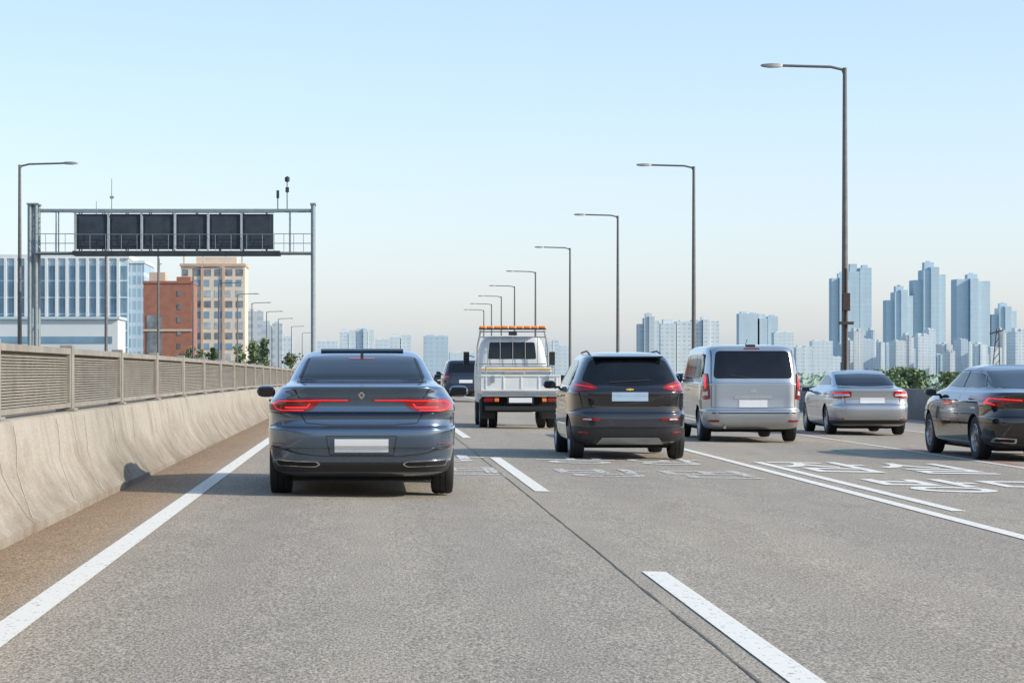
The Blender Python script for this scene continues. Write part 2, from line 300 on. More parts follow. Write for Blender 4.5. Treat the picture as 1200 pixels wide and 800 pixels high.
# ---------------- cars
def slopes(v):
    d=[b-a for a,b in zip(v,v[1:])]; s=[d[0]]
    for a,b in zip(d,d[1:]): s.append(0 if a*b<=0 else 2*a*b/(a+b))
    return s+[d[-1]]
class Shell:
    def __init__(s,ctrl,ym,nr=7,nf=5):
        s.c=list(zip(*ctrl)); s.sl=[slopes(v) for v in s.c]; s.N=len(ctrl)-1; s.ym=ym; s.nr=nr; s.nf=nf; s.z0=ctrl[0][0]; s.z1=ctrl[-1][0]
    def at(s,t):
        k=min(int(t),s.N-1); u=t-k; o=[]
        for v,m in zip(s.c,s.sl):
            h=(2*u**3-3*u*u+1)*v[k]+(u**3-2*u*u+u)*m[k]+(-2*u**3+3*u*u)*v[k+1]+(u**3-u*u)*m[k+1]; o.append(h)
        return o
    def byz(s,z):
        a,b=0,s.N
        for _ in range(30):
            c=(a+b)/2
            if s.at(c)[0]<z: a=c
            else: b=c
        return s.at(a)
    def rear_y(s,x,z):
        _,r,f,w=s.byz(z); u=min(abs(x)/w,.9995); return s.ym-(s.ym-r)*(1-u**s.nr)**(1/s.nr)
    def side_x(s,y,z):
        _,r,f,w=s.byz(z)
        if y<s.ym: v=(s.ym-y)/(s.ym-r); n=s.nr
        else: v=(y-s.ym)/(f-s.ym); n=s.nf
        return w*(1-min(v,.9995)**n)**(1/n)
    def R(s,x,z,off):
        e=.006; y=s.rear_y(x,z); dx=(s.rear_y(x+e,z)-s.rear_y(x-e,z))/(2*e); dz=(s.rear_y(x,z+e)-s.rear_y(x,z-e))/(2*e)
        n=Vector((dx,-1,dz)).normalized(); return Vector((x,y,z))+n*off
    def S(s,sg):
        def g(y,z,off):
            e=.006; x=s.side_x(y,z); dy=(s.side_x(y+e,z)-s.side_x(y-e,z))/(2*e); dz=(s.side_x(y,z+e)-s.side_x(y,z-e))/(2*e)
            n=Vector((1,-dy,-dz)).normalized(); p=Vector((x,y,z))+n*off; p.x*=sg; return p
        return g
    def ring(s,z,r,f,w,off=0,K=9):
        def quarter(n,yr):
            c=.5**(1/n); L=[]
            for k in range(K+1):
                u=c*k/K; L.append((u,(1-u**n)**(1/n)))
            for k in range(1,K+1):
                v=c*(K-k)/K; L.append(((1-v**n)**(1/n),v))
            return [((w+off)*u,s.ym+(yr-s.ym+(off if yr>s.ym else -off))*v) for u,v in L]
        q1=quarter(s.nr,r); q2=quarter(s.nf,f)
        half=q1+q2[::-1][1:]
        return [(x,y,z) for x,y in half]+[(-x,y,z) for x,y in half[::-1][1:-1]]
    def build(s,matn,parent,wheels,R,sub=5):
        m=MB(); rows=[]
        for k in range(s.N*sub+1):
            rows.append(s.ring(*s.at(min(k/sub,s.N-1e-6))))
        n=len(rows[0]); m.grid(rows,close=True); m.f.append(tuple(range(n))); m.f.append(tuple(range(len(m.v)-n,len(m.v))))
        o=m.build('body',matn,None,smooth=38)
        wmax=max(s.c[3]); cut=MB()
        for y in wheels:
            for sg in(-1,1):
                a,b=sorted((sg*(wmax-.30),sg*(wmax+.2))); cut.tube((a,y,R*.93),(b,y,R*.93),R+.055,n=36)
        co=cut.build('cut','well'); bo=o.modifiers.new('b','BOOLEAN'); bo.object=co; bo.operation='DIFFERENCE'; bo.solver='EXACT'
        bpy.context.view_layer.update(); dg=bpy.context.evaluated_depsgraph_get(); me=bpy.data.meshes.new_from_object(o.evaluated_get(dg))
        o.modifiers.clear(); 
        if len(me.polygons)>100: o.data=me
        bpy.data.objects.remove(co)
        me=o.data; me.materials.clear(); me.materials.append(MT[matn]); me.materials.append(MT['well'])
        for p in me.polygons:
            c=p.center; p.material_index=0
            for y in wheels:
                if math.hypot(c.y-y,c.z-R*.93)<=R+.0555 and abs(c.x)>wmax-.32: p.material_index=1
            if c.z<s.z0+.01: p.material_index=1
            p.use_smooth=True
        me.set_sharp_from_angle(angle=math.radians(38))
        o.parent=parent; return o
    def band(s,z0,z1,off,ymax,n=5):
        m=MB(); rows=[]
        for i in range(n+1):
            z=z0+(z1-z0)*i/n; _,r,f,w=s.byz(z); o_=off if 0<i<n else -.004
            q=s.ring(z,r,f,w,o_)[:19]
            pts=[(-x,y,z_) for x,y,z_ in q[::-1]]+q[1:]
            rows.append([(x,min(y,ymax),z_) for x,y,z_ in pts])
        m.grid(rows); return m
def rnd_poly(p,rad):
    q=[]; n=len(p)
    for i in range(n):
        a=Vector(p[i-1]); b=Vector(p[i]); c=Vector(p[(i+1)%n]); da=(a-b); dc=(c-b)
        ra=min(rad,da.length*.45); rc=min(rad,dc.length*.45); A=b+da.normalized()*ra; Cc=b+dc.normalized()*rc
        for t in(0,.25,.5,.75,1): v=A*(1-t)**2+b*(2*t*(1-t))+Cc*t*t; q.append((v.x,v.y))
    return q
def panel(fn,poly,off=.004,thick=.012,nr=12,nc=12,rnd=1,m=None):
    poly=rnd_poly(poly,.045*rnd) if rnd else poly
    zs=[p[1] for p in poly]; a,b=min(zs),max(zs); e=(b-a)*.002
    base=[i/nr for i in range(nr+1)]+([.02,.05,.95,.98] if rnd else [])
    lev=sorted(set([round(a+e+(b-a-2*e)*t,5) for t in base]))
    rows=[]
    for z in lev:
        X=[]
        for i in range(len(poly)):
            p=poly[i];q=poly[(i+1)%len(poly)]
            if (p[1]-z)*(q[1]-z)<=0 and p[1]!=q[1]: X.append(p[0]+(q[0]-p[0])*(z-p[1])/(q[1]-p[1]))
        if len(X)<2: continue
        x0,x1=min(X),max(X); rows.append([(x0+(x1-x0)*j/nc,z) for j in range(nc+1)])
    m=m or MB(); top=[[fn(x,z,off) for x,z in r] for r in rows]; m.grid(top)
    edge=[(0,j) for j in range(nc+1)]+[(i,nc) for i in range(1,len(rows))]+[(len(rows)-1,j) for j in range(nc-1,-1,-1)]+[(i,0) for i in range(len(rows)-2,0,-1)]
    o1=[top[i][j] for i,j in edge]; o2=[fn(*rows[i][j],off-thick) for i,j in edge]; m.grid([o1,o2],close=True)
    return m
def line(fn,pts,w=.006,off=.0025,m=None,seg=10,closed=False):
    m=m or MB(); P=[]
    if closed: pts=pts+[pts[0]]
    for a,b in zip(pts,pts[1:]):
        for i in range(seg): P.append((a[0]+(b[0]-a[0])*i/seg,a[1]+(b[1]-a[1])*i/seg))
    P.append(pts[-1]); rr=[]
    for i,p in enumerate(P):
        a=P[max(0,i-1)];b=P[min(len(P)-1,i+1)]; d=Vector((b[0]-a[0],b[1]-a[1])).normalized(); n=Vector((-d.y,d.x))*w/2
        rr.append([fn(p[0]-n.x,p[1]-n.y,off),fn(p[0]+n.x,p[1]+n.y,off)])
    m.grid(rr); return m
def mir(p): return [(-x,z) for x,z in p]
def wheel(x,y,R,sg,parent,rimmat='rim',w=.22,n=30,spokes=5,simple=False):
    h=w/2; r0=R*.64
    m=MB().lathe([(-h*.9,r0*.95),(-h*.97,r0),(-h,R*.8),(-h*.92,R*.94),(-h*.7,R*.993),(-h*.3,R),(-h*.28,R*.975),(-h*.22,R*.975),(-h*.2,R),(h*.2,R),(h*.22,R*.975),(h*.28,R*.975),(h*.3,R),(h*.7,R*.993),(h*.92,R*.94),(h,R*.8),(h*.97,r0),(h*.9,r0*.95)],(x,y,R),n)
    t=m.build('wheel','rubber',parent,smooth=35)
    k=MB().lathe([(sg*h*.92,r0*1.0),(sg*h*.96,r0*.93),(sg*h*.6,r0*.86),(sg*h*.1,r0*.86)],(x,y,R),n)
    k.lathe([(sg*h*.75,.001),(sg*h*.8,.05),(sg*h*.6,.07)],(x,y,R),12)
    for i in range(spokes):
        a=2*math.pi*i/spokes+.3; d=Vector((0,math.cos(a),math.sin(a))); p=Vector((0,-math.sin(a),math.cos(a)))
        c=Vector((x,y,R)); xa=x+sg*h*.8; xb=x+sg*h*.55
        q=[]
        for rr,ww in((.04,.035),(r0*.9,.028 if spokes<8 else .014)):
            for xx in(xa,xb):
                for s_ in(-1,1):
                    v=c+d*rr+p*(ww*s_); v.x=xx; q.append(tuple(v))
        j=len(k.v); k.v+=q; k.f+=[(j,j+1,j+5,j+4),(j+2,j+6,j+7,j+3),(j,j+4,j+6,j+2),(j+1,j+3,j+7,j+5),(j+4,j+5,j+7,j+6)]
    k.build('rim',rimmat,t,smooth=35)
    MB().lathe([(sg*h*.05,.001),(sg*h*.05,r0*.9)],(x,y,R),n).build('brake_disc','well',t)
    return t
def mirror_part(parent,S,sg,y,z,matn,size=(.2,.14,.13),out=.06):
    x=S.side_x(y,z); m=MB(); L,W,Hh=size; cx=sg*(x+out+L/2)
    rows=[]
    for i in range(9):
        t=-1+2*i/8; k=(1-t**4)**.5 if abs(t)<1 else 0
        k=max(k,.35)
        rows.append([(cx+t*L/2, y+W/2*k*math.cos(a)*(1.0), z+.03+Hh/2*k*math.sin(a)) for a in [2*math.pi*j/12 for j in range(12)]])
    m.grid(rows,close=True); m.f.append(tuple(range(12))); m.f.append(tuple(range(len(m.v)-12,len(m.v))))
    o=m.build('side_mirror',matn,parent,smooth=40)
    MB().box(min(sg*(x-.05),sg*(x+out+.03)),max(sg*(x-.05),sg*(x+out+.03)),y-.03,y+.04,z-.03,z+.005).build('mirror_stalk','plastic',o)
    MB().box(cx-L*.4,cx+L*.4,y-W/2-.004,y-W/2+.01,z+.03-Hh*.33,z+.03+Hh*.33).build('mirror_glass','glass',o)
def place(px,py_rear_tyre,axle,zoff=0):
    X,Y=road_point(px,py_rear_tyre); return X,Y-axle
def carroot(name,label,cat,X,Y,rz=0):
    return thing(name,label,cat,(X,Y,zr(X,Y+1.5)),rz)
def common(S,root,pt,axles,R,rimmat='rim',sidewin=None,shut=None,mirror=None,handles=None,wmax=None,spokes=5,tyrew=.22):
    S.build(pt,root,axles,R); wm=max(S.c[3])
    for y in axles:
        for sg in(-1,1): wheel(sg*(wm-.025-tyrew/2),y,R,sg,root,rimmat,tyrew,spokes=spokes)
    for sg in(-1,1):
        fn=S.S(sg)
        for w in sidewin or []: panel(fn,w,.004,.01,10,10,1).build('side_window','glass',root,smooth=40)
        if shut:
            m=MB()
            for l_ in shut: line(fn,l_,m=m)
            m.build('door_seam','seam',root)
        for hd in handles or []:
            m=MB(); y,z=hd; p=fn(y,z,.02); m.box(p.x-.012,p.x+.012,y-.09,y+.09,z-.013,z+.013); m.build('door_handle',pt,root,bevel=.006)
        if mirror: mirror_part(root,S,sg,mirror[0],mirror[1],pt)
    MB().box(-wm+.25,wm-.25,.5,S.c[2][0]-.4,S.z0-.05,S.z0+.02).build('underbody','well',root)

# --- grey sedan (hero)
X,Y=place(424,578,.98)
root=carroot('sedan','blue grey metallic sedan directly ahead in the left lane, casting its shadow on the barrier','car',X,Y)
G=Shell([(.21,.30,4.6,.80),(.25,.16,4.7,.86),(.31,.10,4.75,.885),(.40,.06,4.8,.91),(.50,.035,4.85,.925),(.515,.015,4.85,.93),(.62,.0,4.85,.935),(.69,.005,4.83,.94),(.705,.02,4.8,.94),(.715,.075,4.8,.937),(.725,.125,4.77,.935),(.80,.14,4.7,.932),(.86,.115,4.6,.932),(.875,.095,4.5,.94),(.93,.10,4.4,.935),(1.0,.095,4.2,.905),(1.02,.085,4.1,.89),(1.06,.075,4.0,.865),(1.115,.04,3.85,.825),(1.13,.065,3.75,.80),(1.145,.20,3.65,.775),(1.165,.42,3.55,.755),(1.18,.60,3.45,.74),(1.25,.80,3.3,.71),(1.34,1.1,3.1,.665),(1.42,1.42,2.9,.62),(1.475,1.78,2.65,.565),(1.505,2.0,2.48,.44),(1.518,2.13,2.36,.25)],2.25,7,5)
common(G,root,'p_grey',(.98,3.8),.335,'rim',
  sidewin=[[(1.35,1.17),(1.75,1.36),(2.15,1.425),(2.65,1.42),(3.15,1.17)]],
  shut=[[(1.9,.3),(2.15,.6),(2.15,1.14)],[(3.1,.3),(3.1,1.12)],[(2.15,1.16),(2.2,1.42)]],mirror=(3.05,1.02),handles=[(2.35,.95),(1.45,.97)])
R_=G.R
panel(R_,[(-.635,1.19),(-.555,1.43),(-.3,1.452),(.3,1.452),(.555,1.43),(.635,1.19),(.3,1.178),(-.3,1.178)],.004,.012,16,20,1).build('rear_window','glass',root,smooth=40)
tl=[(-.895,.935),(-.87,.998),(-.5,1.003),(-.1,.998),(-.085,.990),(-.1,.983),(-.41,.972),(-.455,.905),(-.54,.876),(-.76,.872),(-.885,.89)]
for poly in(tl,mir(tl)):
    s=-1 if poly[0][0]<0 else 1
    o=panel(R_,poly,.007,.02,24,30,.4).build('tail_light','redlens',root,smooth=40)
    m=line(R_,[(s*.13,.990),(s*.44,.989),(s*.80,.98),(s*.855,.95),(s*.82,.90),(s*.76,.887),(s*.56,.889)],.008,.0095,seg=12); m.build('light_strip','lit',o)
    line(R_,[(s*.50,.955),(s*.53,.918),(s*.74,.916)],.014,.0095,seg=8).build('inner_lamp','lit',o)
    line(R_,[(s*.56,.948),(s*.76,.946)],.006,.0095,seg=8).build('lens_rib','plastic',o)
m=MB(); line(R_,[(-.66,1.10),(-.60,1.01)],m=m,w=.008); line(R_,[(.66,1.10),(.60,1.01)],m=m,w=.008); line(R_,[(-.60,.87),(-.54,.76),(-.3,.738),(.3,.738),(.54,.76),(.60,.87)],m=m,w=.01); line(R_,[(-.9,.722),(0,.722),(.9,.722)],m=m,w=.007); m.build('boot_seam','seam',root)
panel(R_,[(-.26,.47),(-.26,.60),(.26,.60),(.26,.47)],.014,.02,4,8,0).build('license_plate','plate',root)
m=MB(); line(R_,[(-.34,.63),(.34,.63),(.31,.44),(-.31,.44)],.010,.004,m=m,closed=True); m.build('plate_recess_edge','seam',root)
G.band(.245,.375,.007,.95).build('lower_diffuser','plastic',root,smooth=40)
line(R_,[(-.86,.52),(-.6,.45),(-.38,.425),(.38,.425),(.6,.45),(.86,.52)],.010,.006).build('bumper_crease','seam',root)
for s in(-1,1):
    q=[(s*.81,.325),(s*.84,.392),(s*.44,.378),(s*.39,.347),(s*.44,.318)]
    e=panel(R_,q,.010,.02,8,12,.5).build('exhaust_trim','chrome',root,smooth=40)
    q2=[(s*.80,.333),(s*.825,.384),(s*.45,.371),(s*.41,.347),(s*.45,.326)]
    panel(R_,q2,.012,.02,8,12,.5).build('exhaust_opening','well',e)
    panel(R_,[(s*.87,.545),(s*.87,.562),(s*.74,.558),(s*.74,.55)],.008,.01,3,6,0).build('reflector','redlens',root)
m=MB(); line(R_,[(0,1.08),(.025,1.045),(0,1.01),(-.025,1.045)],.018,.008,m=m,closed=True,seg=4); m.build('emblem','chrome',root)
line(R_,[(-.64,1.174),(.64,1.174)],.012,.006,seg=16).build('window_trim','plastic',root)
m=MB(); line(R_,[(-.60,1.215),(-.535,1.42)],.014,.006,m=m); line(R_,[(.60,1.215),(.535,1.42)],.014,.006,m=m); m.build('window_edge','plastic',root)
panel(R_,[(-.13,1.405),(-.13,1.42),(.13,1.42),(.13,1.405)],.008,.01,2,6,0).build('brake_lamp','redlens',root)
MB().prism([(1.85,1.495),(1.93,1.522),(2.0,1.529),(2.6,1.522),(2.6,1.50)],-.43,.43).build('sunroof_panel','glass',root,bevel=.006)
MB().prism([(1.42,1.42),(1.50,1.485),(1.53,1.485),(1.62,1.45)],-.015,.015).build('antenna_fin','plastic',root)
root.scale=(1.045,1,1)

# --- dark hatchback
X,Y=place(733,537,.72)
root=carroot('hatchback','dark grey hatchback with pale blue plate, right of the blue grey sedan','car',X,Y)
Bt=Shell([(.22,.26,3.95,.76),(.27,.12,4.05,.825),(.35,.05,4.1,.86),(.48,.02,4.17,.875),(.50,.0,4.17,.882),(.62,.0,4.15,.888),(.69,.01,4.1,.89),(.705,.035,4.1,.89),(.715,.08,4.08,.887),(.80,.09,4.0,.885),(.95,.085,3.9,.885),(1.0,.075,3.75,.885),(1.06,.10,3.6,.862),(1.12,.12,3.45,.835),(1.2,.18,3.3,.80),(1.35,.30,3.0,.735),(1.47,.40,2.75,.675),(1.54,.48,2.6,.63),(1.58,.62,2.4,.57),(1.605,.95,2.2,.47),(1.62,1.3,2.0,.30)],1.7,6,5)
common(Bt,root,'p_dark',(.72,3.32),.325,'rim',
  sidewin=[[(.75,1.2),(.95,1.42),(1.3,1.5),(2.35,1.5),(3.0,1.13),(1.0,1.11)]],shut=[[(1.2,.5),(1.45,.62),(1.45,1.1)],[(2.5,.35),(2.5,1.1)],[(1.5,.33),(2.9,.33)]],mirror=(2.75,1.08),handles=[(1.6,.95),(2.35,.93)])
R_=Bt.R
panel(R_,[(-.66,1.13),(-.70,1.2),(-.565,1.49),(-.3,1.515),(.3,1.515),(.565,1.49),(.70,1.2),(.66,1.13),(0,1.10)],.005,.012,16,18,1).build('rear_window','glass',root,smooth=40)
line(R_,[(-.3,1.155),(.3,1.185)],.016,.014,seg=8).build('wiper','plastic',root)
MB().prism([(.36,1.53),(.39,1.555),(.80,1.59),(.80,1.55)],-.53,.53).build('roof_spoiler','p_black',root,bevel=.01)
panel(R_,[(-.15,1.535),(-.15,1.548),(.15,1.548),(.15,1.535)],.01,.01,2,6,0).build('brake_lamp','redlens',root)
panel(R_,[(-.60,.80),(-.63,1.05),(-.3,1.085),(.3,1.085),(.63,1.05),(.60,.80)],.004,.01,10,14,1).build('tailgate_panel','p_black',root,smooth=40)
for s in(-1,1):
    q=[(s*.47,1.07),(s*.60,1.035),(s*.85,1.02),(s*.855,1.07),(s*.80,1.165),(s*.70,1.175),(s*.55,1.125)]
    o=panel(R_,q,.010,.02,12,14,.7).build('tail_light','redlens',root,smooth=40)
    line(R_,[(s*.55,1.085),(s*.80,1.125)],.008,.013,seg=8).build('light_strip','lit',o)
    o=panel(R_,[(s*.46,.59),(s*.44,.63),(s*.70,.63),(s*.73,.605),(s*.70,.59)],.012,.02,6,10,.4).build('fog_light','redlens' ,root)
    panel(R_,[(s*.58,.597),(s*.58,.622),(s*.69,.622),(s*.70,.605)],.015,.01,3,5,0).build('reversing_lens','clearlens',o)
    panel(R_,[(s*.62,.40),(s*.62,.43),(s*.76,.43),(s*.76,.405)],.018,.01,3,5,0).build('reflector','redlens',root)
panel(R_,[(-.27,.88),(-.27,1.01),(.27,1.01),(.27,.88)],.014,.012,4,8,0).build('license_plate','blueplate',root)
m=MB(); line(R_,[(-.055,1.05),(.055,1.05)],.02,.010,m=m,seg=2); line(R_,[(0,1.035),(0,1.065)],.03,.0105,m=m,seg=2); m.build('emblem','yellow',root)
Bt.band(.24,.49,.012,.9).build('lower_bumper','plastic',root,smooth=40)
panel(R_,[(-.5,.25),(-.42,.34),(.42,.34),(.5,.25)],.02,.02,5,10,0).build('skid_plate','steel',root,smooth=40)
m=MB(); line(R_,[(-.76,1.02),(-.70,.78),(-.3,.765),(.3,.765),(.70,.78),(.76,1.02)],m=m,w=.009); m.build('tailgate_seam','seam',root)
for s in(-1,1): MB().path([(s*.54,.85,1.59),(s*.54,1.3,1.635),(s*.54,2.2,1.61)],.013).build('roof_rail','plastic',root)

# --- silver van
X,Y=place(876,517,.98)
root=carroot('van','tall silver passenger van with rear wiper and vertical tail lights in the third lane','van',X-.03,Y,math.radians(-.5))
V=Shell([(.25,.28,4.75,.84),(.30,.12,4.85,.90),(.38,.03,4.95,.93),(.52,.0,5.0,.95),(.60,.0,5.0,.955),(.62,.03,4.95,.955),(.635,.085,4.95,.953),(.66,.095,4.95,.955),(.85,.10,4.8,.96),(1.05,.10,4.6,.96),(1.13,.10,4.4,.96),(1.15,.125,4.3,.95),(1.3,.145,4.1,.93),(1.5,.18,3.85,.90),(1.7,.24,3.55,.865),(1.79,.30,3.4,.83),(1.845,.42,3.2,.77),(1.875,.7,3.0,.62),(1.89,1.2,2.8,.4)],2.3,10,6)
common(V,root,'p_silver',(.98,4.05),.34,'rim',
  sidewin=[[(.45,1.24),(.55,1.70),(1.45,1.70),(1.45,1.22)],[(1.55,1.22),(1.55,1.70),(2.55,1.70),(2.55,1.22)],[(2.65,1.22),(2.65,1.69),(3.3,1.66),(3.8,1.25)]],
  shut=[[(1.5,.4),(1.5,1.75)],[(2.6,.4),(2.6,1.75)],[(.3,1.05),(1.5,1.07),(2.6,1.07)],[(3.6,.45),(3.65,1.2)]],mirror=(3.6,1.2),handles=[(2.45,1.0),(2.8,1.0)])
R_=V.R
panel(R_,[(-.76,1.23),(-.70,1.76),(.70,1.76),(.76,1.23)],.006,.012,14,14,2).build('rear_window','glass',root,smooth=40)
for s in(-1,1):
    q=[(s*.82,.84),(s*.93,.82),(s*.945,1.0),(s*.91,1.32),(s*.855,1.34),(s*.845,1.1)]
    o=panel(R_,q,.012,.02,14,8,.7).build('tail_light','redlens',root,smooth=40)
    panel(R_,[(s*.85,.90),(s*.925,.89),(s*.93,.98),(s*.855,.99)],.015,.01,5,5,0).build('reversing_lens','clearlens',o)
    line(R_,[(s*.89,1.04),(s*.885,1.28)],.022,.015,seg=6).build('light_strip','lit',o)
    panel(R_,[(s*.66,.40),(s*.66,.44),(s*.86,.44),(s*.86,.40)],.012,.01,3,6,0).build('reflector','redlens',root)
panel(R_,[(-.27,.68),(-.27,.82),(.27,.82),(.27,.68)],.012,.01,4,8,0).build('license_plate','plate',root)
panel(R_,[(-.36,.845),(-.34,.905),(.34,.905),(.36,.845)],.014,.015,4,8,0).build('plate_garnish','chrome',root,smooth=40)
m=MB(); line(R_,[(-.78,1.78),(-.80,1.2),(-.80,.68),(0,.665),(.80,.68),(.80,1.2),(.78,1.78)],m=m,w=.01); m.build('tailgate_seam','seam',root)
panel(R_,[(-.15,1.795),(-.15,1.81),(.15,1.81),(.15,1.795)],.012,.01,2,6,0).build('brake_lamp','redlens',root)
line(R_,[(-.05,1.24),(-.45,1.30)],.018,.02,seg=6).build('wiper','plastic',root)
line(R_,[(-.80,.57),(.80,.57)],.02,.006,seg=10).build('bumper_groove','plastic',root)
panel(R_,[(-.06,.97),(-.06,1.02),(.06,1.02),(.06,.97)],.008,.01,3,4,.4).build('emblem','chrome',root)
MB().box(-.09,.09,.42,.55,1.84,1.885).build('washer_nozzle','plastic',root,bevel=.01)
MB().tube((-.02,1.0,1.88),(-.02,.75,1.99),.006).build('roof_antenna','plastic',root)
MB().tube((-.55,.05,.3),(-.55,.4,.3),.03).build('exhaust_pipe','steel',root)

# --- sedans
def sedan(name,label,X,Y,pt,ht=1.45,hw=.9,L=4.8,rz=0,rim='rim',fast=False,spokes=5,R=.335):
    root=carroot(name,label,'car',X,Y,rz); k=ht/1.45
    if not fast:
        ctrl=[(.20,.28,L-.25,hw-.12),(.25,.14,L-.15,hw-.06),(.33,.07,L-.08,hw-.03),(.48,.01,L,hw-.01),(.58,.0,L,hw),(.66,.01,L-.03,hw),(.68,.05,L-.05,hw),(.78,.08,L-.15,hw),(.92,.075,L-.4,hw-.02),(1.0,.06,L-.7,hw-.06),(1.03,.09,L-.9,hw-.09),(1.05,.28,L-1.1,hw-.12),(1.07,.55,L-1.25,hw-.145),(1.085,.68,L-1.3,hw-.16),(1.17,.9,L-1.5,hw-.20),(1.28,1.22,L-1.75,hw-.25),(1.36,1.55,L-2.0,hw-.29),(1.42,1.85,L-2.25,hw-.35),(1.44,2.0,L-2.35,hw-.5),(1.45,2.1,L-2.42,hw-.7)]
    else:
        ctrl=[(.20,.28,L-.25,hw-.12),(.25,.14,L-.15,hw-.06),(.33,.07,L-.08,hw-.03),(.48,.01,L,hw-.01),(.58,.0,L,hw),(.66,.01,L-.03,hw),(.68,.05,L-.05,hw),(.80,.08,L-.15,hw),(.90,.06,L-.45,hw-.01),(.92,.05,L-.5,hw-.03),(1.0,.03,L-.8,hw-.07),(1.03,.04,L-.95,hw-.10),(1.05,.18,L-1.1,hw-.13),(1.08,.40,L-1.25,hw-.16),(1.15,.72,L-1.45,hw-.20),(1.24,1.10,L-1.7,hw-.25),(1.33,1.5,L-1.95,hw-.30),(1.40,1.92,L-2.2,hw-.36),(1.43,2.15,L-2.35,hw-.48),(1.45,2.25,L-2.45,hw-.66)]
    S=Shell([(z*k,r,f,w) for z,r,f,w in ctrl],L*.465,7,5); b=1.085*k
    ax=(1.02,1.02+L*.59)
    sw=[[(1.25,b+.03),(1.6,b+.19),(2.0,b+.255),(L-2.15,b+.25),(L-1.55,b+.02)]] if not fast else [[(.95,b+.05),(1.4,b+.20),(1.95,b+.265),(L-2.15,b+.26),(L-1.5,b+.02),(1.3,b+.01)]]
    common(S,root,pt,ax,R,rim,sidewin=sw,shut=[[(1.75,.5),(2.05,.65),(2.05,b)],[(L-1.85,.3),(L-1.85,b)],[(1.5,.62*k),(L-1.2,.60*k)]],mirror=(L-1.75,.98*k),handles=[(2.2,.9*k),(L-2.6,.9*k)],spokes=spokes)
    R_=S.R; wt=hw-.29
    panel(R_,[(-hw+.24,b+.02),(-wt+.02,b+.265*k),(0,b+.285*k),(wt-.02,b+.265*k),(hw-.24,b+.02),(0,b+.0)],.004,.01,14,16,1).build('rear_window','glass',root,smooth=40)
    return root,S
X,Y=place(1012,509,1.02)
root,S=sedan('sedan','light silver sedan between the silver van and the glossy black car on the right',X,Y,'p_silver',1.45,.89,4.7,math.radians(-.8))
R_=S.R
for s in(-1,1):
    q=[(s*.46,.86),(s*.46,.985),(s*.82,.985),(s*.875,.95),(s*.885,.83),(s*.7,.82)]
    o=panel(R_,q,.008,.02,10,12,.7).build('tail_light','redlens',root,smooth=40)
    panel(R_,[(s*.5,.875),(s*.5,.92),(s*.80,.92),(s*.80,.865)],.011,.01,4,6,0).build('reversing_lens','clearlens',o)
    line(R_,[(s*.52,.95),(s*.82,.95)],.015,.011,seg=8).build('light_strip','lit',o)
    panel(R_,[(s*.62,.36),(s*.62,.39),(s*.84,.40),(s*.84,.37)],.01,.01,3,6,0).build('reflector','redlens',root)
panel(R_,[(-.27,.72),(-.27,.84),(.27,.84),(.27,.72)],.01,.01,4,8,0).build('license_plate','plate',root)
line(R_,[(-.44,.89),(.44,.89)],.03,.008,seg=8).build('chrome_strip','chrome',root)
m=MB(); line(R_,[(-.62,.98),(-.6,.70),(.6,.70),(.62,.98)],m=m,w=.009); m.build('boot_seam','seam',root)
S.band(.24,.36,.006,.9).build('lower_bumper','plastic',root,smooth=40)

# --- black fastback on right
X,Y=road_point(1148,538); X+=.84
root,S=sedan('fastback_car','glossy black fastback car with spoked wheels, cut off by the right side',X,Y-1.02,'p_black',1.53,.95,5.25,0,rim='rim',fast=True,spokes=10,R=.36)
R_=S.R
for s in(-1,1):
    q=[(s*.36,.955),(s*.38,.99),(s*.9,1.03),(s*.935,.99),(s*.93,.89),(s*.78,.87),(s*.6,.93)]
    o=panel(R_,q,.010,.02,10,14,.5).build('tail_light','redlens',root,smooth=40)
    line(R_,[(s*.42,.973),(s*.85,.995),(s*.9,.93),(s*.8,.90)],.016,.013,seg=8).build('light_strip','lit',o)
    e=panel(R_,[(s*.5,.30),(s*.5,.38),(s*.82,.39),(s*.84,.31)],.014,.02,6,8,.5).build('exhaust_trim','chrome',root,smooth=40)
    panel(R_,[(s*.53,.315),(s*.53,.365),(s*.79,.37),(s*.81,.325)],.017,.02,6,8,.4).build('exhaust_opening','well',e)
panel(R_,[(-.27,.72),(-.27,.84),(.27,.84),(.27,.72)],.01,.01,4,8,0).build('license_plate','plate',root)
S.band(.24,.42,.006,.9).build('lower_bumper','plastic',root,smooth=40)
for sg in(-1,1):
    line(S.S(sg),[(.95,1.17),(1.4,1.355),(2.0,1.435),(2.9,1.43),(3.5,1.22)],.010,.006).build('window_trim','steel',root)
    line(S.S(sg),[(2.28,1.16),(2.35,1.42)],.05,.007).build('door_pillar','plastic',root)

